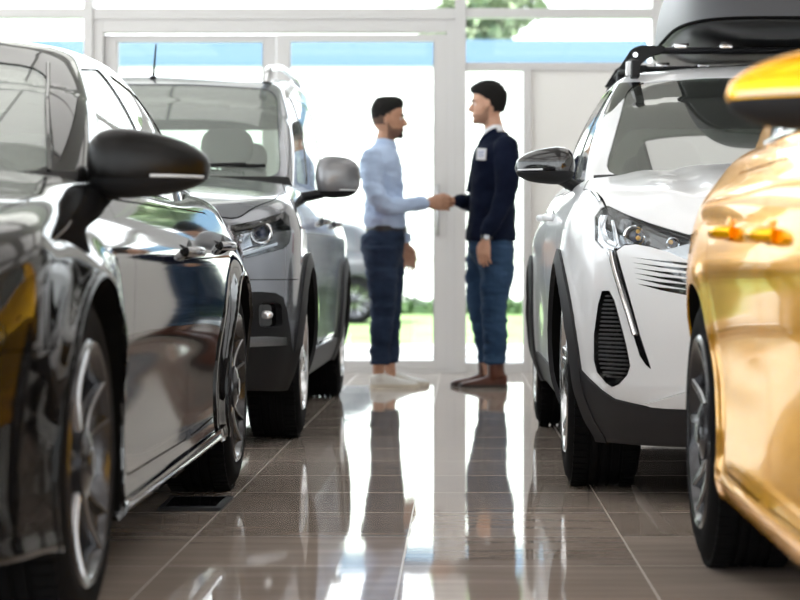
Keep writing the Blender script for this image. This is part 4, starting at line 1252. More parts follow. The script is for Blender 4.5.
# floor plate below the black car
fp = thing('floor_plate', 'flat black rectangular plate on the floor by the black hatchback rear wheel', 'floor plate', (0, 0, 0))
def ff(px, py): Y = CH*F/(py-HY); return ((px-HX)/F*Y, Y)
q = [ff(157, 511.5), ff(221, 511.5), ff(234, 499), ff(170, 499)]
bm = newbm(); loft(bm, [[Vector((p[0], p[1], .0005)) for p in q], [Vector((p[0], p[1], .010)) for p in q]]); bmesh.ops.bevel(bm, geom=bm.edges[:], offset=.003, segments=2, affect='EDGES')
obj('rim', bm, M['plastic_grey'], fp)
cx = sum(p[0] for p in q)/4; cy = sum(p[1] for p in q)/4
q2 = [(cx+(p[0]-cx)*.80, cy+(p[1]-cy)*.72) for p in q]
bm = newbm(); loft(bm, [[Vector((p[0], p[1], .0101)) for p in q2], [Vector((p[0], p[1], .0125)) for p in q2]]); obj('insert', bm, M['gloss_black'], fp)

# ------------------------------------------------------------------ outside
tag(struct('ground', box(-60, 60, YW+.1, 120, -.22, -.05), M['pave']), kind='structure')
tag(struct('lawn', box(-50, 50, 18.5, 70, -.049, -.02), M['grass']), kind='structure')
bm = newbm(); B(bm, -50, 50, 18.2, 18.5, -.05, .06, .02); tag(struct('kerb', bm, M['pave']), kind='structure')
# ------------------------------------------------------------------ people
def voxel(bm, size, smooth=6, fac=.5):
    """merge overlapping closed shapes into one continuous surface"""
    me = bpy.data.meshes.new('v'); bmesh.ops.recalc_face_normals(bm, faces=bm.faces); bm.to_mesh(me); bm.free()
    o = bpy.data.objects.new('v', me); COL.objects.link(o)
    r = o.modifiers.new('r', 'REMESH'); r.mode = 'VOXEL'; r.voxel_size = size
    s = o.modifiers.new('s', 'SMOOTH'); s.iterations = smooth; s.factor = fac
    dg = bpy.context.evaluated_depsgraph_get(); dg.update()
    res = bpy.data.meshes.new_from_object(o.evaluated_get(dg))
    bpy.data.objects.remove(o)
    for p in res.polygons: p.use_smooth = True
    return res

def mobj(name, me, m, parent):
    me.name = name; me.materials.clear(); me.materials.append(m)
    o = bpy.data.objects.new(name, me); return link(o, parent)

def wrinkle(me, amp, sc, dirs=(1, 1, 1)):
    N = [v.normal.copy() for v in me.vertices]; C = [v.co.copy() for v in me.vertices]
    for i, c in enumerate(C):
        p = Vector((c.x*sc*dirs[0], c.y*sc*dirs[1], c.z*sc*dirs[2]))
        C[i] = c+N[i]*amp*(noise.noise(p)+.5*noise.noise(p*2.3))
    me.vertices.foreach_set('co', [q for c in C for q in c])
    me.update()

def ell(bm, pts, n=20, p=2.3):
    """body tube: list of (x, y, z, rx, ry) horizontal sections"""
    rings = []
    for x, y, z, rx, ry in pts:
        rings.append([Vector((x+rx*sgn(math.cos(a))*abs(math.cos(a))**(2/p), y+ry*sgn(math.sin(a))*abs(math.sin(a))**(2/p), z)) for a in [2*PI*k/n for k in range(n)]])
    loft(bm, rings)

def ells(bm, keys, n=20, sub=5, p=2.3):
    ell(bm, [tuple(v) for v in spline([Vector(k) for k in keys], sub)], n, p)

def limb(bm, pts, rads, sub=5, n=14):
    P = spline([Vector((*p, r)) if not isinstance(r, tuple) else Vector((*p, r[0])) for p, r in zip(pts, rads)], sub)
    tube(bm, [Vector(q[:3]) for q in P], [q[3] for q in P], n)
    ball(bm, pts[0], rads[0]*.98); ball(bm, pts[-1], rads[-1]*.98)

def head(bm, c, H, beard=0):
    """head facing +x: c is the point at half height, H head height chin to crown"""
    k = H/.235; cx, cy, cz = c
    # profile (z, front, back, half width) in metres for a .235 m head, z from the chin up
    prof = [(-.004, .045, .000, .018), (.004, .064, -.010, .030), (.014, .076, -.022, .042), (.026, .078, -.040, .052), (.036, .073, -.058, .058), (.046, .079, -.070, .061), (.054, .075, -.078, .063), (.060, .080, -.082, .064),
            (.070, .078, -.090, .067), (.080, .078, -.095, .069), (.095, .078, -.100, .072), (.110, .074, -.104, .074), (.120, .073, -.106, .075), (.132, .080, -.107, .076), (.150, .083, -.107, .077),
            (.170, .080, -.104, .077), (.190, .071, -.097, .073), (.207, .055, -.083, .064), (.220, .034, -.062, .049), (.230, .012, -.035, .028), (.235, .0, -.015, .010)]
    rings = []
    for z, f, b, w in prof:
        R = []
        for i in range(36):
            a = 2*PI*i/36; ca, sa = math.cos(a), math.sin(a)
            if ca >= 0: x = f*abs(ca)**.80
            else: x = b*abs(ca)**.85
            y = w*sgn(sa)*abs(sa)**.88
            R.append(Vector((cx+k*x, cy+k*y, cz+k*(z-.1175))))
        rings.append(R)
    loft(bm, rings)
    def T(x, y, z): return Vector((cx+k*x, cy+k*y, cz+k*(z-.1175)))
    # nose
    tube(bm, [T(.074, 0, .124), T(.084, 0, .108), T(.096, 0, .090), T(.100, 0, .083), T(.090, 0, .074), T(.074, 0, .071)], [.006*k, .0085*k, .011*k, .012*k, .011*k, .007*k], 12)
    for s in (-1, 1):
        ball(bm, T(.085, s*.011, .080), .009*k)                        # nostril wings
        ball(bm, T(.018, s*.068, .108), 1, .012*k, .030*k*0+.009*k, .030*k, 16, 10)       # cheekbone mass
        # ears
        pts = [T(-.004, s*.073, .080), T(-.010, s*.080, .092), T(-.016, s*.085, .110), T(-.014, s*.086, .126), T(-.004, s*.081, .132), T(.004, s*.076, .122), T(.004, s*.074, .104)]
        tube(bm, spline(pts, 3), .0055*k, 8); ball(bm, T(-.006, s*.077, .108), 1, .011*k, .005*k, .022*k, 14, 10)
        ball(bm, T(.066, s*.034, .126), 1, .012*k, .020*k, .006*k, 14, 8)                # brow ridge
    # lips
    tube(bm, [T(.066, -.024, .048), T(.078, -.010, .050), T(.082, 0, .049), T(.078, .010, .050), T(.066, .024, .048)], [.003*k, .0048*k, .0055*k, .0048*k, .003*k], 8)
    tube(bm, [T(.064, -.022, .041), T(.076, -.010, .040), T(.080, 0, .040), T(.076, .010, .040), T(.064, .022, .041)], [.003*k, .0048*k, .0055*k, .0048*k, .003*k], 8)
    ball(bm, T(.066, 0, .012), .016*k)
    return T, k

def face_parts(T, k, person, hair_m, brow=1, beard=True, skin=None, lip=None):
    for s in (-1, 1):
        bm = newbm(); ball(bm, T(.0625, s*.032, .110), .0120*k); e = obj('eye', bm, M['eye_white'], person)
        bm = newbm(); ball(bm, T(.0725, s*.0325, .110), .0052*k, .5); obj('iris', bm, M['iris'], e)
        bm = newbm(); tube(bm, spline([T(.086, s*.010, .128), T(.084, s*.026, .134), T(.070, s*.046, .129)], 4), [(.004*k, .0055*k)]*9, 8); obj('eyebrow', bm, hair_m, person)

def patch(body, name, test, m, parent, out=.0012):
    """thin layer over part of the head: stubble or a faded hairline"""
    me = body.data; keep = [p for p in me.polygons if test(p.center)]
    idx = {}; V = []; Fc = []
    for p in keep:
        f = []
        for i in p.vertices:
            if i not in idx: idx[i] = len(V); V.append(me.vertices[i].co+me.vertices[i].normal*out)
            f.append(idx[i])
        Fc.append(f)
    n = bpy.data.meshes.new(name); n.from_pydata([tuple(v) for v in V], [], Fc)
    for p in n.polygons: p.use_smooth = True
    n.materials.append(m); o = bpy.data.objects.new(name, n); link(o, parent)
    md = o.modifiers.new('t', 'SOLIDIFY'); md.thickness = .0008
    return o

def inv(T, k):
    o = T(0, 0, 0); return lambda c: ((c.x-o.x)/k, (c.y-o.y)/k, (c.z-o.z)/k)

def hair_cap(T, k, person, m, style):
    """hair as a shell following the skull"""
    bm = newbm()
    if style == 'short':      # close sides, upright squared top
        prof = [(.112, -.028, -.105, .0745), (.135, -.004, -.110, .0780), (.150, .012, -.112, .0795), (.160, .030, -.113, .080), (.170, .070, -.112, .081), (.184, .083, -.108, .080), (.202, .086, -.102, .076), (.222, .080, -.090, .068), (.238, .066, -.074, .055), (.245, .040, -.045, .035)]
    else:                     # fuller, swept up and forward
        prof = [(.066, -.055, -.100, .064), (.095, -.040, -.114, .074), (.120, -.006, -.121, .080), (.150, .014, -.124, .084), (.160, .034, -.125, .086), (.172, .074, -.124, .087), (.186, .094, -.120, .086), (.204, .100, -.110, .081), (.224, .084, -.096, .072), (.244, .050, -.074, .055), (.256, .010, -.040, .030)]
    rings = []
    for z, f, b, w in prof:
        R = []
        for i in range(40):
            a = 2*PI*i/40; ca, sa = math.cos(a), math.sin(a)
            x = f*abs(ca)**.72 if ca >= 0 else b*abs(ca)**.85
            if ca >= 0 and f < .05: x = f
            y = w*sgn(sa)*abs(sa)**.80
            R.append(T(x, y, z))
        rings.append(R)
    # keep the face free: the lowest rings only wrap sides and back
    loft(bm, rings)
    me = voxel(bm, .005, 4)
    wrinkle(me, .002, 70)
    return mobj('hair', me, m, person)

def hand(bm, wrist, direction, palm_n, curl, s, size=1.0, spread=1.0, thumb_in=.5):
    """palm plus five fingers; direction = wrist to knuckles, palm_n = way the palm faces, s = +1 thumb on the left of direction seen from the back"""
    d = Vector(direction).normalized(); n = Vector(palm_n); n = (n-d*n.dot(d)).normalized(); t = d.cross(n)*s   # t: towards the thumb
    w = Vector(wrist); L = .19*size
    # palm
    rings = []
    for q, hw, th in ((-.01, .026, .019), (.02, .032, .018), (.05, .040, .016), (.08, .041, .0135), (.095, .038, .011)):
        c = w+d*q*size; R = []
        for i in range(16):
            a = 2*PI*i/16; R.append(c+t*math.cos(a)*hw*size+n*math.sin(a)*th*size)
        rings.append(R)
    loft(bm, rings)
    ball(bm, w+d*.035*size+t*.024*size+n*.008*size, .019*size)          # thumb pad
    lens = (.043, .026, .021), (.048, .030, .023), (.045, .028, .022), (.035, .022, .019)
    for i in range(4):
        off = (.030-.0205*i)*size
        p = w+d*(.088-.004*abs(i-1))*size+t*off; a = .10*(1.2-i)*.6*spread*.5; cd_ = (d+t*a).normalized(); pts = [p-cd_*.02*size, p]; ang = 0
        for j, l in enumerate(lens[i]):
            ang += curl[j] if not isinstance(curl[0], tuple) else curl[i][j]
            v = cd_*math.cos(ang)+n*math.sin(ang); p = p+v*l*size; pts.append(p)
        rr = [.0098, .0098, .0088, .0080, .0068]
        tube(bm, pts, [x*size for x in rr], 10); ball(bm, pts[-1], .0068*size)
        for q, r in zip(pts[1:-1], rr[1:-1]): ball(bm, q, r*1.02*size, u=12, v=8)
    p = w+d*.022*size+t*.026*size
    v1 = (d*.72+t*(.75-.4*thumb_in)+n*.35*thumb_in*1.6).normalized(); v2 = (d*.95+t*(.25-.4*thumb_in)+n*.30).normalized()
    pts = [p, p+v1*.042*size, p+v1*.042*size+v2*.034*size, p+v1*.042*size+v2*.058*size]
    tube(bm, pts, [.014*size, .0115*size, .0105*size, .008*size], 10); ball(bm, pts[-1], .008*size); ball(bm, pts[1], .0115*size)

M['skin_a'] = mat('skin_tan', (.50, .27, .17), .5, bump=(150, .05, .002), var=((.44, .225, .14), 30))
M['skin_b'] = mat('skin_fair', (.62, .35, .24), .5, bump=(150, .05, .002), var=((.55, .30, .20), 30))
M['hair_a'] = mat('hair_black', (.007, .006, .0055), .7, spec=.2, bump=(400, .6, .004))
M['stubble'] = mat('beard_dark', (.03, .018, .012), .8)
M['stubble_b'] = mat('beard_short', (.36, .20, .135), .8); M['stubble_a'] = mat('beard_stubble', (.20, .105, .070), .8); M['fade'] = mat('hair_fade', (.12, .070, .050), .8)
M['eye_white'] = mat('eye_white', (.75, .72, .70), .2); M['iris'] = mat('iris_brown', (.04, .02, .01), .1)
M['shirt'] = mat('shirt_light_blue', (.42, .53, .74), .8, bump=(60, .25, .01), var=((.46, .57, .78), 8))
M['button'] = mat('shirt_button', (.8, .82, .85), .4)
M['jeans_a'] = mat('jeans_dark', (.014, .024, .050), .85, spec=.15, bump=(90, .3, .006), var=((.028, .045, .085), 5))
M['jeans_b'] = mat('jeans_blue', (.018, .042, .090), .85, spec=.15, bump=(90, .3, .006), var=((.036, .075, .145), 5))
M['suit'] = mat('navy_jacket', (.0035, .006, .018), .8, bump=(40, .2, .01), var=((.007, .011, .028), 5), spec=.08)
M['collar_w'] = mat('collar_white', (.80, .80, .84), .7)
M['belt'] = mat('belt_leather', (.012, .010, .012), .45)
M['sneaker'] = mat('sneaker_white', (.72, .70, .66), .55); M['sole'] = mat('sole_cream', (.66, .60, .50), .6)
M['boot'] = mat('boot_brown', (.062, .018, .009), .4, spec=.3, var=((.095, .028, .014), 12)); M['bootsole'] = mat('boot_sole', (.03, .018, .014), .6)
M['badge'] = mat('badge_white', (.80, .80, .84), .4); M['ink'] = mat('badge_ink', (.25, .30, .50), .5)

def shoe(name, person, x, y, L, up_m, sole_m, hi, rz=0):
    """toe towards +x, heel at x"""
    bm = newbm(); rings = []
    prof = [(0, .026, .075, .0), (.03, .034, .088, .0), (.08, .037, .085, .0), (.13, .040, .070, .0), (.18, .046, .053, .0), (.23, .045, .043, 0), (.265, .036, .036, 0), (.285, .016, .026, 0)]
    k = L/.285
    for q, hw, h, _ in prof:
        R = []
        for i in range(20):
            a = 2*PI*i/20; ca, sa = math.cos(a), math.sin(a)
            zz = .018+max(0, sa)**.8*(h-.018) if sa > 0 else .018+sa*.006
            R.append(Vector((x+q*k, y+hw*sgn(ca)*abs(ca)**.7, zz)))
        rings.append(R)
    loft(bm, rings)
    if hi: tube(bm, spline([(x+.060, y, .06), (x+.068, y, .10), (x+.070, y, .15)], 4), [(.052, .052)]*9, 18)
    else: tube(bm, spline([(x+.060, y, .05), (x+.058, y, .085)], 4), [(.036, .045)]*5, 18)
    me = voxel(bm, .006, 4)
    u = mobj(name, me, up_m, person)
    bm = newbm(); out = []
    for q, hw in ((-.004, .015), (.01, .030), (.04, .038), (.09, .038), (.14, .042), (.19, .050), (.235, .049), (.27, .038), (.292, .014)):
        out.append((x+q*k, y+hw))
    pts = out+[(p[0], 2*y-p[1]) for p in out[::-1]]
    pts = roundpoly(pts, .01, 3)
    loft(bm, [[Vector((p[0], p[1], z)) for p in pts] for z in (.0005, .022)]); obj('sole', bm, sole_m, u)
    bm = newbm()
    for i in range(5):
        q = .085+.017*i; h = .098-.010*i-(.0 if not hi else 0)
        tube(bm, [(x+q*k, y-.020, h-.012), (x+q*k+.004, y, h-.002), (x+q*k, y+.020, h-.012)], .0028, 6)
    obj('laces', bm, up_m if not hi else sole_m, u)
    return u

def man_left():
    sc = F/12.8; X0 = 384
    def P(px, py, y=0): return Vector(((px-X0)/sc, y, (387.5-py)/sc))
    p = thing('person', 'man in a light blue shirt and dark jeans shaking hands, facing right', 'person', ((X0-HX)/sc, 12.8, 0))
    hc = P(389.5, 118.5)
    bm = newbm()
    T, k = head(bm, (hc.x, 0, hc.z), .238)
    limb(bm, [P(383, 152), P(385, 141), P(388, 130)], [.062, .056, .054])
    # torso, legs under the clothes
    ells(bm, [(*P(383, 228), .09, .13), (*P(383, 195), .09, .12), (*P(381, 168), .09, .14), (*P(383, 155), .06, .11), (*P(384, 144), .05, .06)])
    hipz = P(0, 240).z
    for s, a in ((-1, (P(383, 240), P(384, 272), P(384, 308), P(381, 338), P(379, 366), P(380, 378))), (1, (P(384, 240), P(389, 272), P(389, 308), P(388, 338), P(389, 364), P(390, 376)))):
        q = [Vector((v.x, s*w, v.z)) for v, w in zip(a, (.09, .095, .09, .09, .09, .09))]
        limb(bm, q, [.07, .066, .048, .044, .036, .034])
    rs, re, rw = Vector((*P(373, 160).xz[:1], -.185, P(373, 160).z)), Vector((P(382, 205).x, -.225, P(382, 205).z)), Vector((P(425, 204).x, -.05, P(425, 204).z))
    ls, le, lw = Vector((P(382, 160).x, .185, P(382, 160).z)), Vector((P(390, 208).x, .24, P(390, 208).z)), Vector((P(404, 243).x, .24, P(404, 243).z))
    limb(bm, [rs, re, rw], [.040, .034, .026]); limb(bm, [ls, le, lw], [.040, .034, .026])
    hand(bm, rw+Vector((.012, .005, 0)), (1, .06, -.02), (0, 1, 0), (.30, .45, .35), 1, 1.0, thumb_in=.9)
    hand(bm, lw+Vector((.004, 0, -.012)), (.25, -.02, -1), (-.3, -1, 0), (.25, .35, .25), -1, .98, thumb_in=.6)
    me = voxel(bm, .0042, 2); bd = mobj('body', me, M['skin_a'], p); U = inv(T, k)
    face_parts(T, k, p, M['hair_a']); hair_cap(T, k, p, M['hair_a'], 'short')
    def jaw(c):
        x, y, z = U(c); return -.01 < x and z < .052+max(0, .02-x)*1.2+(.012 if abs(y) < .03 and x > .06 and abs(z-.057) < .008 else 0) and z > -.004-.3*max(0, .05-x) and z > -.02
    patch(bd, 'stubble', jaw, M['stubble_a'], p)
    patch(bd, 'beard', lambda c: U(c)[0] > .052 and -.01 < U(c)[2] < .030 and abs(U(c)[1]) < .030, M['stubble'], p, .003)
    patch(bd, 'faded_hairline', lambda c: U(c)[0] < .012 and .075-.15*min(0, U(c)[0]+.02)*.3 < U(c)[2] < .150 and not (abs(U(c)[1]) > .068 and -.03 < U(c)[0] < .012 and U(c)[2] < .134), M['fade'], p)
    # shirt
    bm = newbm()
    ells(bm, [(*P(386, 229), .118, .160), (*P(385, 222), .125, .168), (*P(385, 205), .118, .165), (*P(383, 188), .122, .172), (*P(381, 172), .128, .190), (*P(380, 160), .118, .200), (*P(382, 152), .090, .165), (*P(384, 146), .062, .085), (*P(385, 142), .056, .064)], 28)
    limb(bm, [rs+Vector((0, .02, .0)), re, rw+Vector((-.012, 0, 0))], [.068, .052, .040]); limb(bm, [ls+Vector((0, -.02, 0)), le, lw+Vector((-.012, 0, .03))], [.066, .052, .038])
    me = voxel(bm, .007, 6); wrinkle(me, .013, 8, (1, 1, 1.8)); sh = mobj('shirt', me, M['shirt'], p)
    bm = newbm(); c0 = P(385.5, 143)
    R0 = [[Vector((c0.x+rx*math.cos(a)+.008*z_, ry*math.sin(a), c0.z+zz-.016*max(0, math.cos(a)))) for a in [2*PI*i/32 for i in range(32)]] for rx, ry, zz, z_ in ((.066, .074, -.022, 1), (.064, .070, .000, 0), (.059, .063, .022, 0), (.054, .058, .022, 0), (.054, .060, -.015, 0))]
    loft(bm, R0, cap=False); obj('collar', bm, M['shirt'], p)
    bm = newbm()
    for i in range(6):
        z = .0+P(0, 155+12*i).z; xx = P([396, 401, 404, 405, 405, 405][i], 0).x
        ball(bm, (xx+.002, 0, z), .006, .5, 1, 1, 10, 8)
    obj('buttons', bm, M['button'], sh)
    for w_, d_ in ((rw+Vector((-.012, 0, 0)), Vector((1, .15, 0))), (lw+Vector((-.004, 0, .02)), Vector((.15, 0, -1)))):
        bm = newbm(); d_ = d_.normalized(); tube(bm, [w_-d_*.035, w_+d_*.018], [.045, .042], 18); obj('cuff', bm, M['shirt'], sh)
    # belt and jeans
    bm = newbm()
    b0 = P(386, 230)
    rings = [[Vector((b0.x+.122*math.cos(a), .163*math.sin(a), b0.z+z)) for a in [2*PI*i/36 for i in range(36)]] for z in (-.020, .020)]
    loft(bm, rings); bl = obj('belt', bm, M['belt'], p)
    bm = newbm(); B(bm, b0.x+.119, b0.x+.127, -.022, .022, b0.z-.019, b0.z+.019, .003); obj('buckle', bm, M['steel'], bl)
    bm = newbm()
    ells(bm, [(*P(386, 229.5), .116, .157), (*P(383, 238), .130, .172), (*P(383, 250), .128, .176), (*P(384, 262), .105, .165), (*P(385, 268), .06, .10)], 28)
    for s, a in ((-1, ((382, 248, .108), (382.5, 275, .098), (384, 305, .076), (382.5, 322, .071), (381, 345, .062), (380.5, 364, .060))), (1, ((385, 248, .105), (389, 275, .092), (390, 305, .072), (389.5, 322, .068), (390, 345, .056), (390, 364, .053)))):
        q = [Vector((P(x, y).x, s*.092, P(x, y).z)) for x, y, r in a]
        tube(bm, spline([Vector((*v, r[2])) for v, r in zip(q, a)], 5) and [Vector(v[:3]) for v in spline([Vector((*v, r[2])) for v, r in zip(q, a)], 5)], [v[3] for v in spline([Vector((*v, r[2])) for v, r in zip(q, a)], 5)], 18)
    me = voxel(bm, .007, 5); wrinkle(me, .011, 8, (1, 1, 2.2)); mobj('jeans', me, M['jeans_a'], p)
    shoe('shoe', p, P(371, 0).x, -.095, .285, M['sneaker'], M['sole'], False)
    shoe('shoe', p, P(381, 0).x, .11, .285, M['sneaker'], M['sole'], False)
    return p

def man_right():
    sc = F/12.8; X0 = 490
    # local frame faces +x; the figure is turned half round, so local x = (X0 - px) / sc
    def P(px, py, y=0): return Vector(((X0-px)/sc, y, (387-py)/sc))
    p = thing('person', 'man in a navy suit jacket and blue jeans shaking hands, facing left', 'person', ((X0-HX)/sc, 12.8, 0), PI)
    hc = P(486.5, 103.5)
    bm = newbm(); T, k = head(bm, (hc.x, 0, hc.z), .240)
    limb(bm, [P(497, 140), P(494, 128), P(491, 116)], [.062, .057, .056])
    ells(bm, [(*P(490, 232), .09, .13), (*P(493, 195), .09, .13), (*P(496, 160), .10, .14), (*P(497, 146), .06, .11), (*P(496, 134), .05, .06)])
    for s, a in ((1, (P(495, 240), P(497, 272), P(493, 306), P(494, 338), P(496, 362), P(496, 376))), (-1, (P(488, 240), P(481, 272), P(479, 306), P(483, 338), P(486, 362), P(487, 374)))):
        q = [Vector((v.x, s*.095, v.z)) for v in a]; limb(bm, q, [.07, .066, .048, .044, .036, .034])
    # right arm (far side, y = -) reaches for the hand; left arm (y = +, camera side) hangs
    rs, re, rw = Vector((P(487, 152).x, -.19, P(0, 152).z)), Vector((P(478, 196).x, -.23, P(0, 198).z)), Vector((P(455, 201).x, -.05, P(0, 201).z))
    ls, le, lw = Vector((P(505, 150).x, .20, P(0, 150).z)), Vector((P(504, 197).x, .25, P(0, 197).z)), Vector((P(486, 238).x, .25, P(0, 238).z))
    limb(bm, [rs, re, rw], [.042, .035, .027]); limb(bm, [ls, le, lw], [.042, .035, .027])
    hand(bm, rw+Vector((.012, .0, .0)), (1, .06, -.08), (0, 1, 0), (.35, .50, .40), 1, 1.0, thumb_in=.9)
    hand(bm, lw+Vector((.006, 0, -.014)), (.12, -.02, -1), (-.4, -1, 0), (.35, .50, .35), -1, .98, thumb_in=.7)
    me = voxel(bm, .0042, 2); bd = mobj('body', me, M['skin_b'], p); U = inv(T, k)
    face_parts(T, k, p, M['hair_a']); hair_cap(T, k, p, M['hair_a'], 'full')
    def jaw(c):
        x, y, z = U(c); return -.012 < x and z < .050+max(0, .03-x)*1.3 and z > -.012
    patch(bd, 'stubble', jaw, M['stubble_b'], p)
    # white shirt under the jacket
    bm = newbm(); c0 = P(493.5, 128)
    loft(bm, [[Vector((c0.x+rx*math.cos(a)+dx, ry*math.sin(a), c0.z+zz-.030*max(0, math.cos(a)))) for a in [2*PI*i/32 for i in range(32)]] for rx, ry, zz, dx in ((.070, .078, -.045, 0), (.063, .069, -.010, 0), (.058, .062, .016, .003), (.054, .058, .016, .003), (.054, .058, -.02, 0))], cap=False)
    obj('shirt_collar', bm, M['collar_w'], p)
    bm = newbm(); tube(bm, spline([P(487, 134), P(483, 146), P(480, 160), P(476, 176)], 4), .022, 10); 
    obj('shirt_front', bm, M['collar_w'], p)
    # jacket
    bm = newbm()
    ells(bm, [(*P(491, 241), .152, .185), (*P(491, 232), .150, .183), (*P(492, 215), .140, .172), (*P(493, 195), .140, .170), (*P(495, 172), .150, .195), (*P(496, 155), .142, .212), (*P(497, 145), .112, .175), (*P(497, 137), .078, .10), (*P(497, 132), .062, .072)], 28)
    limb(bm, [rs+Vector((0, .02, 0)), re, rw+Vector((-.03, 0, 0))], [.078, .062, .046]); limb(bm, [ls+Vector((0, -.02, 0)), le, lw+Vector((-.004, 0, .035))], [.080, .062, .046])
    me = voxel(bm, .007, 6); wrinkle(me, .009, 8, (1, 1, 1.5)); jk = mobj('jacket', me, M['suit'], p)
    bm = newbm()
    for s in (-1, 1):
        tube(bm, spline([P(497, 131, s*.070), P(488, 136, s*.068), P(480, 150, s*.075), P(472.5, 172, s*.045), P(469.0, 192, s*.012)], 5), [(.006, .020)]*6+[(.006, .028)]*8+[(.006, .018)]*7, 10)
    obj('lapels', bm, M['suit'], jk)
    bm = newbm()
    for i in range(2): ball(bm, P(467.3, 198+13*i)+Vector((.004, 0, 0)), .009, .5, 1, 1, 12, 8)
    obj('buttons', bm, M['belt'], jk)
    # name badge on the chest, camera side
    bm = newbm(); vs = B(bm, -.031, .031, -.003, .003, -.034, .034, .002)
    o = obj('name_badge', bm, M['badge'], p); c = P(481, 156); o.location = (c.x, .186, c.z); o.rotation_euler = (0, -.06, -.50)
    bm = newbm()
    for z, w_ in ((.016, .022), (.004, .016), (-.010, .020)): B(bm, -w_, w_, .0030, .0040, z-.003, z+.003)
    obj('badge_print', bm, M['ink'], o)
    bm = newbm(); d_ = Vector((.12, 0, -1)).normalized(); w_ = lw+Vector((0, 0, .002)); tube(bm, [w_-d_*.010, w_+d_*.012], .034, 20); w0 = obj('wristwatch', bm, M['belt'], p)
    bm = newbm(); tube(bm, [w_+Vector((0, .030, 0)), w_+Vector((0, .038, 0))], .017, 20); obj('watch_case', bm, M['steel'], w0)
    bm = newbm()
    ells(bm, [(*P(491, 232), .130, .165), (*P(491, 245), .138, .175), (*P(491, 257), .125, .170), (*P(492, 268), .06, .10)], 28)
    for s, a in ((1, ((495, 248, .112), (496.5, 275, .100), (493, 305, .082), (494, 325, .078), (495, 345, .070), (494.5, 363, .068))), (-1, ((486, 248, .110), (481, 275, .092), (479.5, 305, .072), (482.5, 325, .066), (485, 345, .056), (487, 363, .054)))):
        sp_ = spline([Vector((P(x, y).x, s*.098, P(x, y).z, r)) for x, y, r in a], 5)
        tube(bm, [Vector(v[:3]) for v in sp_], [v[3] for v in sp_], 18)
    me = voxel(bm, .007, 5); wrinkle(me, .011, 8, (1, 1, 2.2)); mobj('jeans', me, M['jeans_b'], p)
    shoe('boot', p, P(507, 0).x, .10, .28, M['boot'], M['bootsole'], True)
    shoe('boot', p, P(498, 0).x, -.115, .28, M['boot'], M['bootsole'], True)
    return p
# ------------------------------------------------------------------ outside, beyond the glass
M['render_w'] = mat('render_white', (.78, .78, .77), .85)
M['blue_fascia'] = mat('blue_fascia', (.085, .15, .24), .8)
M['leaf'] = mat('leaves', (.22, .30, .15), .8, var=((.36, .42, .26), 4))
M['leaf2'] = mat('leaves_dark', (.03, .07, .02), .8, var=((.07, .12, .04), 4))
M['bark'] = mat('bark', (.10, .07, .05), .9)

def outer(px, Y): return (px-HX)/F*Y
def oz(py, Y): return CH+(HY-py)/F*Y
b1 = thing('building', 'low white building with a blue fascia band beyond the glass', 'building', (0, 40, 0))
Y = 40
bm = newbm(); B(bm, outer(-400, Y), outer(645, Y), 0, 10, -.05, oz(66, Y)); obj('wall', bm, M['render_w'], b1, False)
bm = newbm(); B(bm, outer(-410, Y), outer(648, Y), -.04, 10.2, oz(66, Y), oz(40, Y)); obj('fascia', bm, M['blue_fascia'], b1, False)
for k in range(9):
    x = outer(-330+105*k, Y)
    bm = newbm(); B(bm, x, x+1.2, -.04, .05, .9, 2.2, .01); f_ = obj('window', bm, M['frame'], b1, False)
    bm = newbm(); B(bm, x+.08, x+1.12, -.06, -.045, .98, 2.12); obj('pane', bm, M['gloss_black'] if False else M['render_w'], f_, False)


def foliage(bm, c, r, n, leaf=.16, sq=1.0, seed=1):
    rn = random.Random(seed)
    for _ in range(n):
        while True:
            v = Vector((rn.uniform(-1, 1), rn.uniform(-1, 1), rn.uniform(-1, 1)))
            if .25 < v.length < 1: break
        v *= 1+.25*noise.noise(v*2+Vector((seed, 0, 0)))
        p = Vector(c)+Vector((v.x*r, v.y*r, v.z*r*sq)); s = leaf*rn.uniform(.6, 1.2)
        a = Vector((rn.uniform(-1, 1), rn.uniform(-1, 1), rn.uniform(-1, 1))).normalized(); b = a.cross(Vector((0, 0, 1))).normalized()
        d = (p-Vector(c)).normalized()
        vs = [bm.verts.new(p-a*s), bm.verts.new(p+b*s*.5+d*s*.2), bm.verts.new(p+a*s), bm.verts.new(p-b*s*.5+d*s*.2)]
        bm.faces.new(vs)
def tree(label, x, y, h, r, seed):
    t = thing('tree', label, 'tree', (x, y, 0))
    bm = newbm(); tube(bm, spline([(0, 0, -.05), (.1, 0, h*.3), (-.05, .1, h*.6), (0, 0, h*.85)], 4), [.22-.013*i for i in range(13)], 10)
    for k in range(5):
        a = 2*PI*k/5; tube(bm, [(0, 0, h*(.4+.06*k)), (math.cos(a)*r*.5, math.sin(a)*r*.5, h*(.6+.06*k))], [.08, .03], 6)
    obj('trunk', bm, M['bark'], t)
    bm = newbm()
    for k in range(4):
        a = 2*PI*k/4+seed; foliage(bm, (math.cos(a)*r*.35, math.sin(a)*r*.35, h*(.68+.07*k)), r*.62, 1100, .22, .9, seed+k)
    obj('crown', bm, M['leaf'], t, False)
tree('leafy tree above the blue band, upper centre of the glass wall', outer(478, 52), 52, 9.0, 1.6, 3)
h = thing('hedge', 'low dark green hedge along the far side of the lawn', 'hedge', (0, 36, 0))
bm = newbm(); rn = random.Random(5)
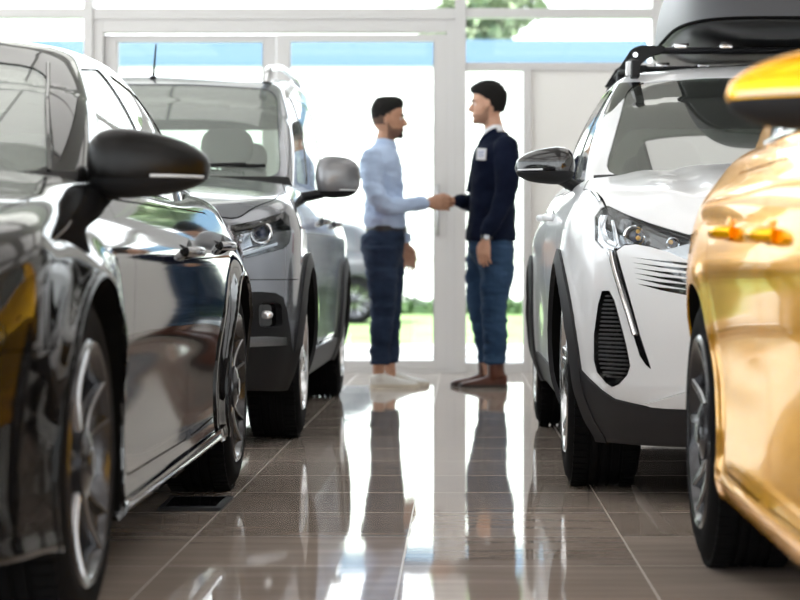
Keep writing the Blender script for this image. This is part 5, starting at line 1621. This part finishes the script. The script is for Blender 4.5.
for k in range(2600):
    p = Vector((rn.uniform(-9.5, 9.5), rn.uniform(-.35, .35), rn.uniform(-.02, .25)))
    a = Vector((rn.uniform(-1, 1), rn.uniform(-1, 1), rn.uniform(-1, 1))).normalized()*.09; b = a.cross(Vector((0, 0, 1))).normalized()*.05
    bm.faces.new([bm.verts.new(p-a), bm.verts.new(p+b), bm.verts.new(p+a), bm.verts.new(p-b)])
B(bm, -9.5, 9.5, -.28, .28, -.04, .20)
obj('leaves', bm, M['leaf2'], h, False)
cars = {}
cars['white'] = white_suv()
cars['grey'] = grey_van()
cars['black'] = black_hatch()
cars['yellow'] = yellow_hatch()

def clone_car(src, label, loc, rz, paint_from, paint_to):
    c_ = copy_tree(src, None, {paint_from: M[paint_to]})
    c_.location = loc; c_.rotation_euler = (0, 0, rz); c_['label'] = label
    return c_
man_left(); man_right(); wb_y = 2.54
M['car_dark'] = mat('dark_grey_paint', (.014, .015, .017), .35, 0, .4)
clone_car(cars['yellow'], 'dark grey car parked outside, seen through the glass left of the blue shirted man', (outer(357, 30)-wb_y, 30, -.02), -PI/2, 'yellow_paint', 'car_dark')

w = bpy.data.worlds.new('world'); S.world = w; w.use_nodes = True
nt = w.node_tree; bg = nt.nodes['Background']
tc = nt.nodes.new('ShaderNodeTexCoord'); sp = nt.nodes.new('ShaderNodeSeparateXYZ'); rp = nt.nodes.new('ShaderNodeValToRGB')
nt.links.new(tc.outputs['Generated'], sp.inputs[0]); nt.links.new(sp.outputs[2], rp.inputs[0])
rp.color_ramp.elements[0].color = (.96, .98, 1, 1); rp.color_ramp.elements[1].color = (.78, .88, 1, 1)
nt.links.new(rp.outputs[0], bg.inputs[0]); bg.inputs[1].default_value = 3.5
sd = bpy.data.lights.new('sun', 'SUN'); sd.energy = 9; sd.angle = .02; sun = bpy.data.objects.new('sun', sd); link(sun)
sun.rotation_euler = (math.radians(38), 0, math.radians(-25))
S.view_settings.view_transform = 'Standard'; S.view_settings.look = 'None'; S.view_settings.gamma = 1; S.view_settings.exposure = .36
S.view_settings.use_curve_mapping = False
S.cycles.use_denoising = True; S.cycles.max_bounces = 8; S.cycles.transparent_max_bounces = 24; S.cycles.glossy_bounces = 6
S.cycles.sample_clamp_indirect = 8; S.cycles.caustics_reflective = False; S.cycles.caustics_refractive = False
for t_ in MT: bpy.data.materials.remove(t_)
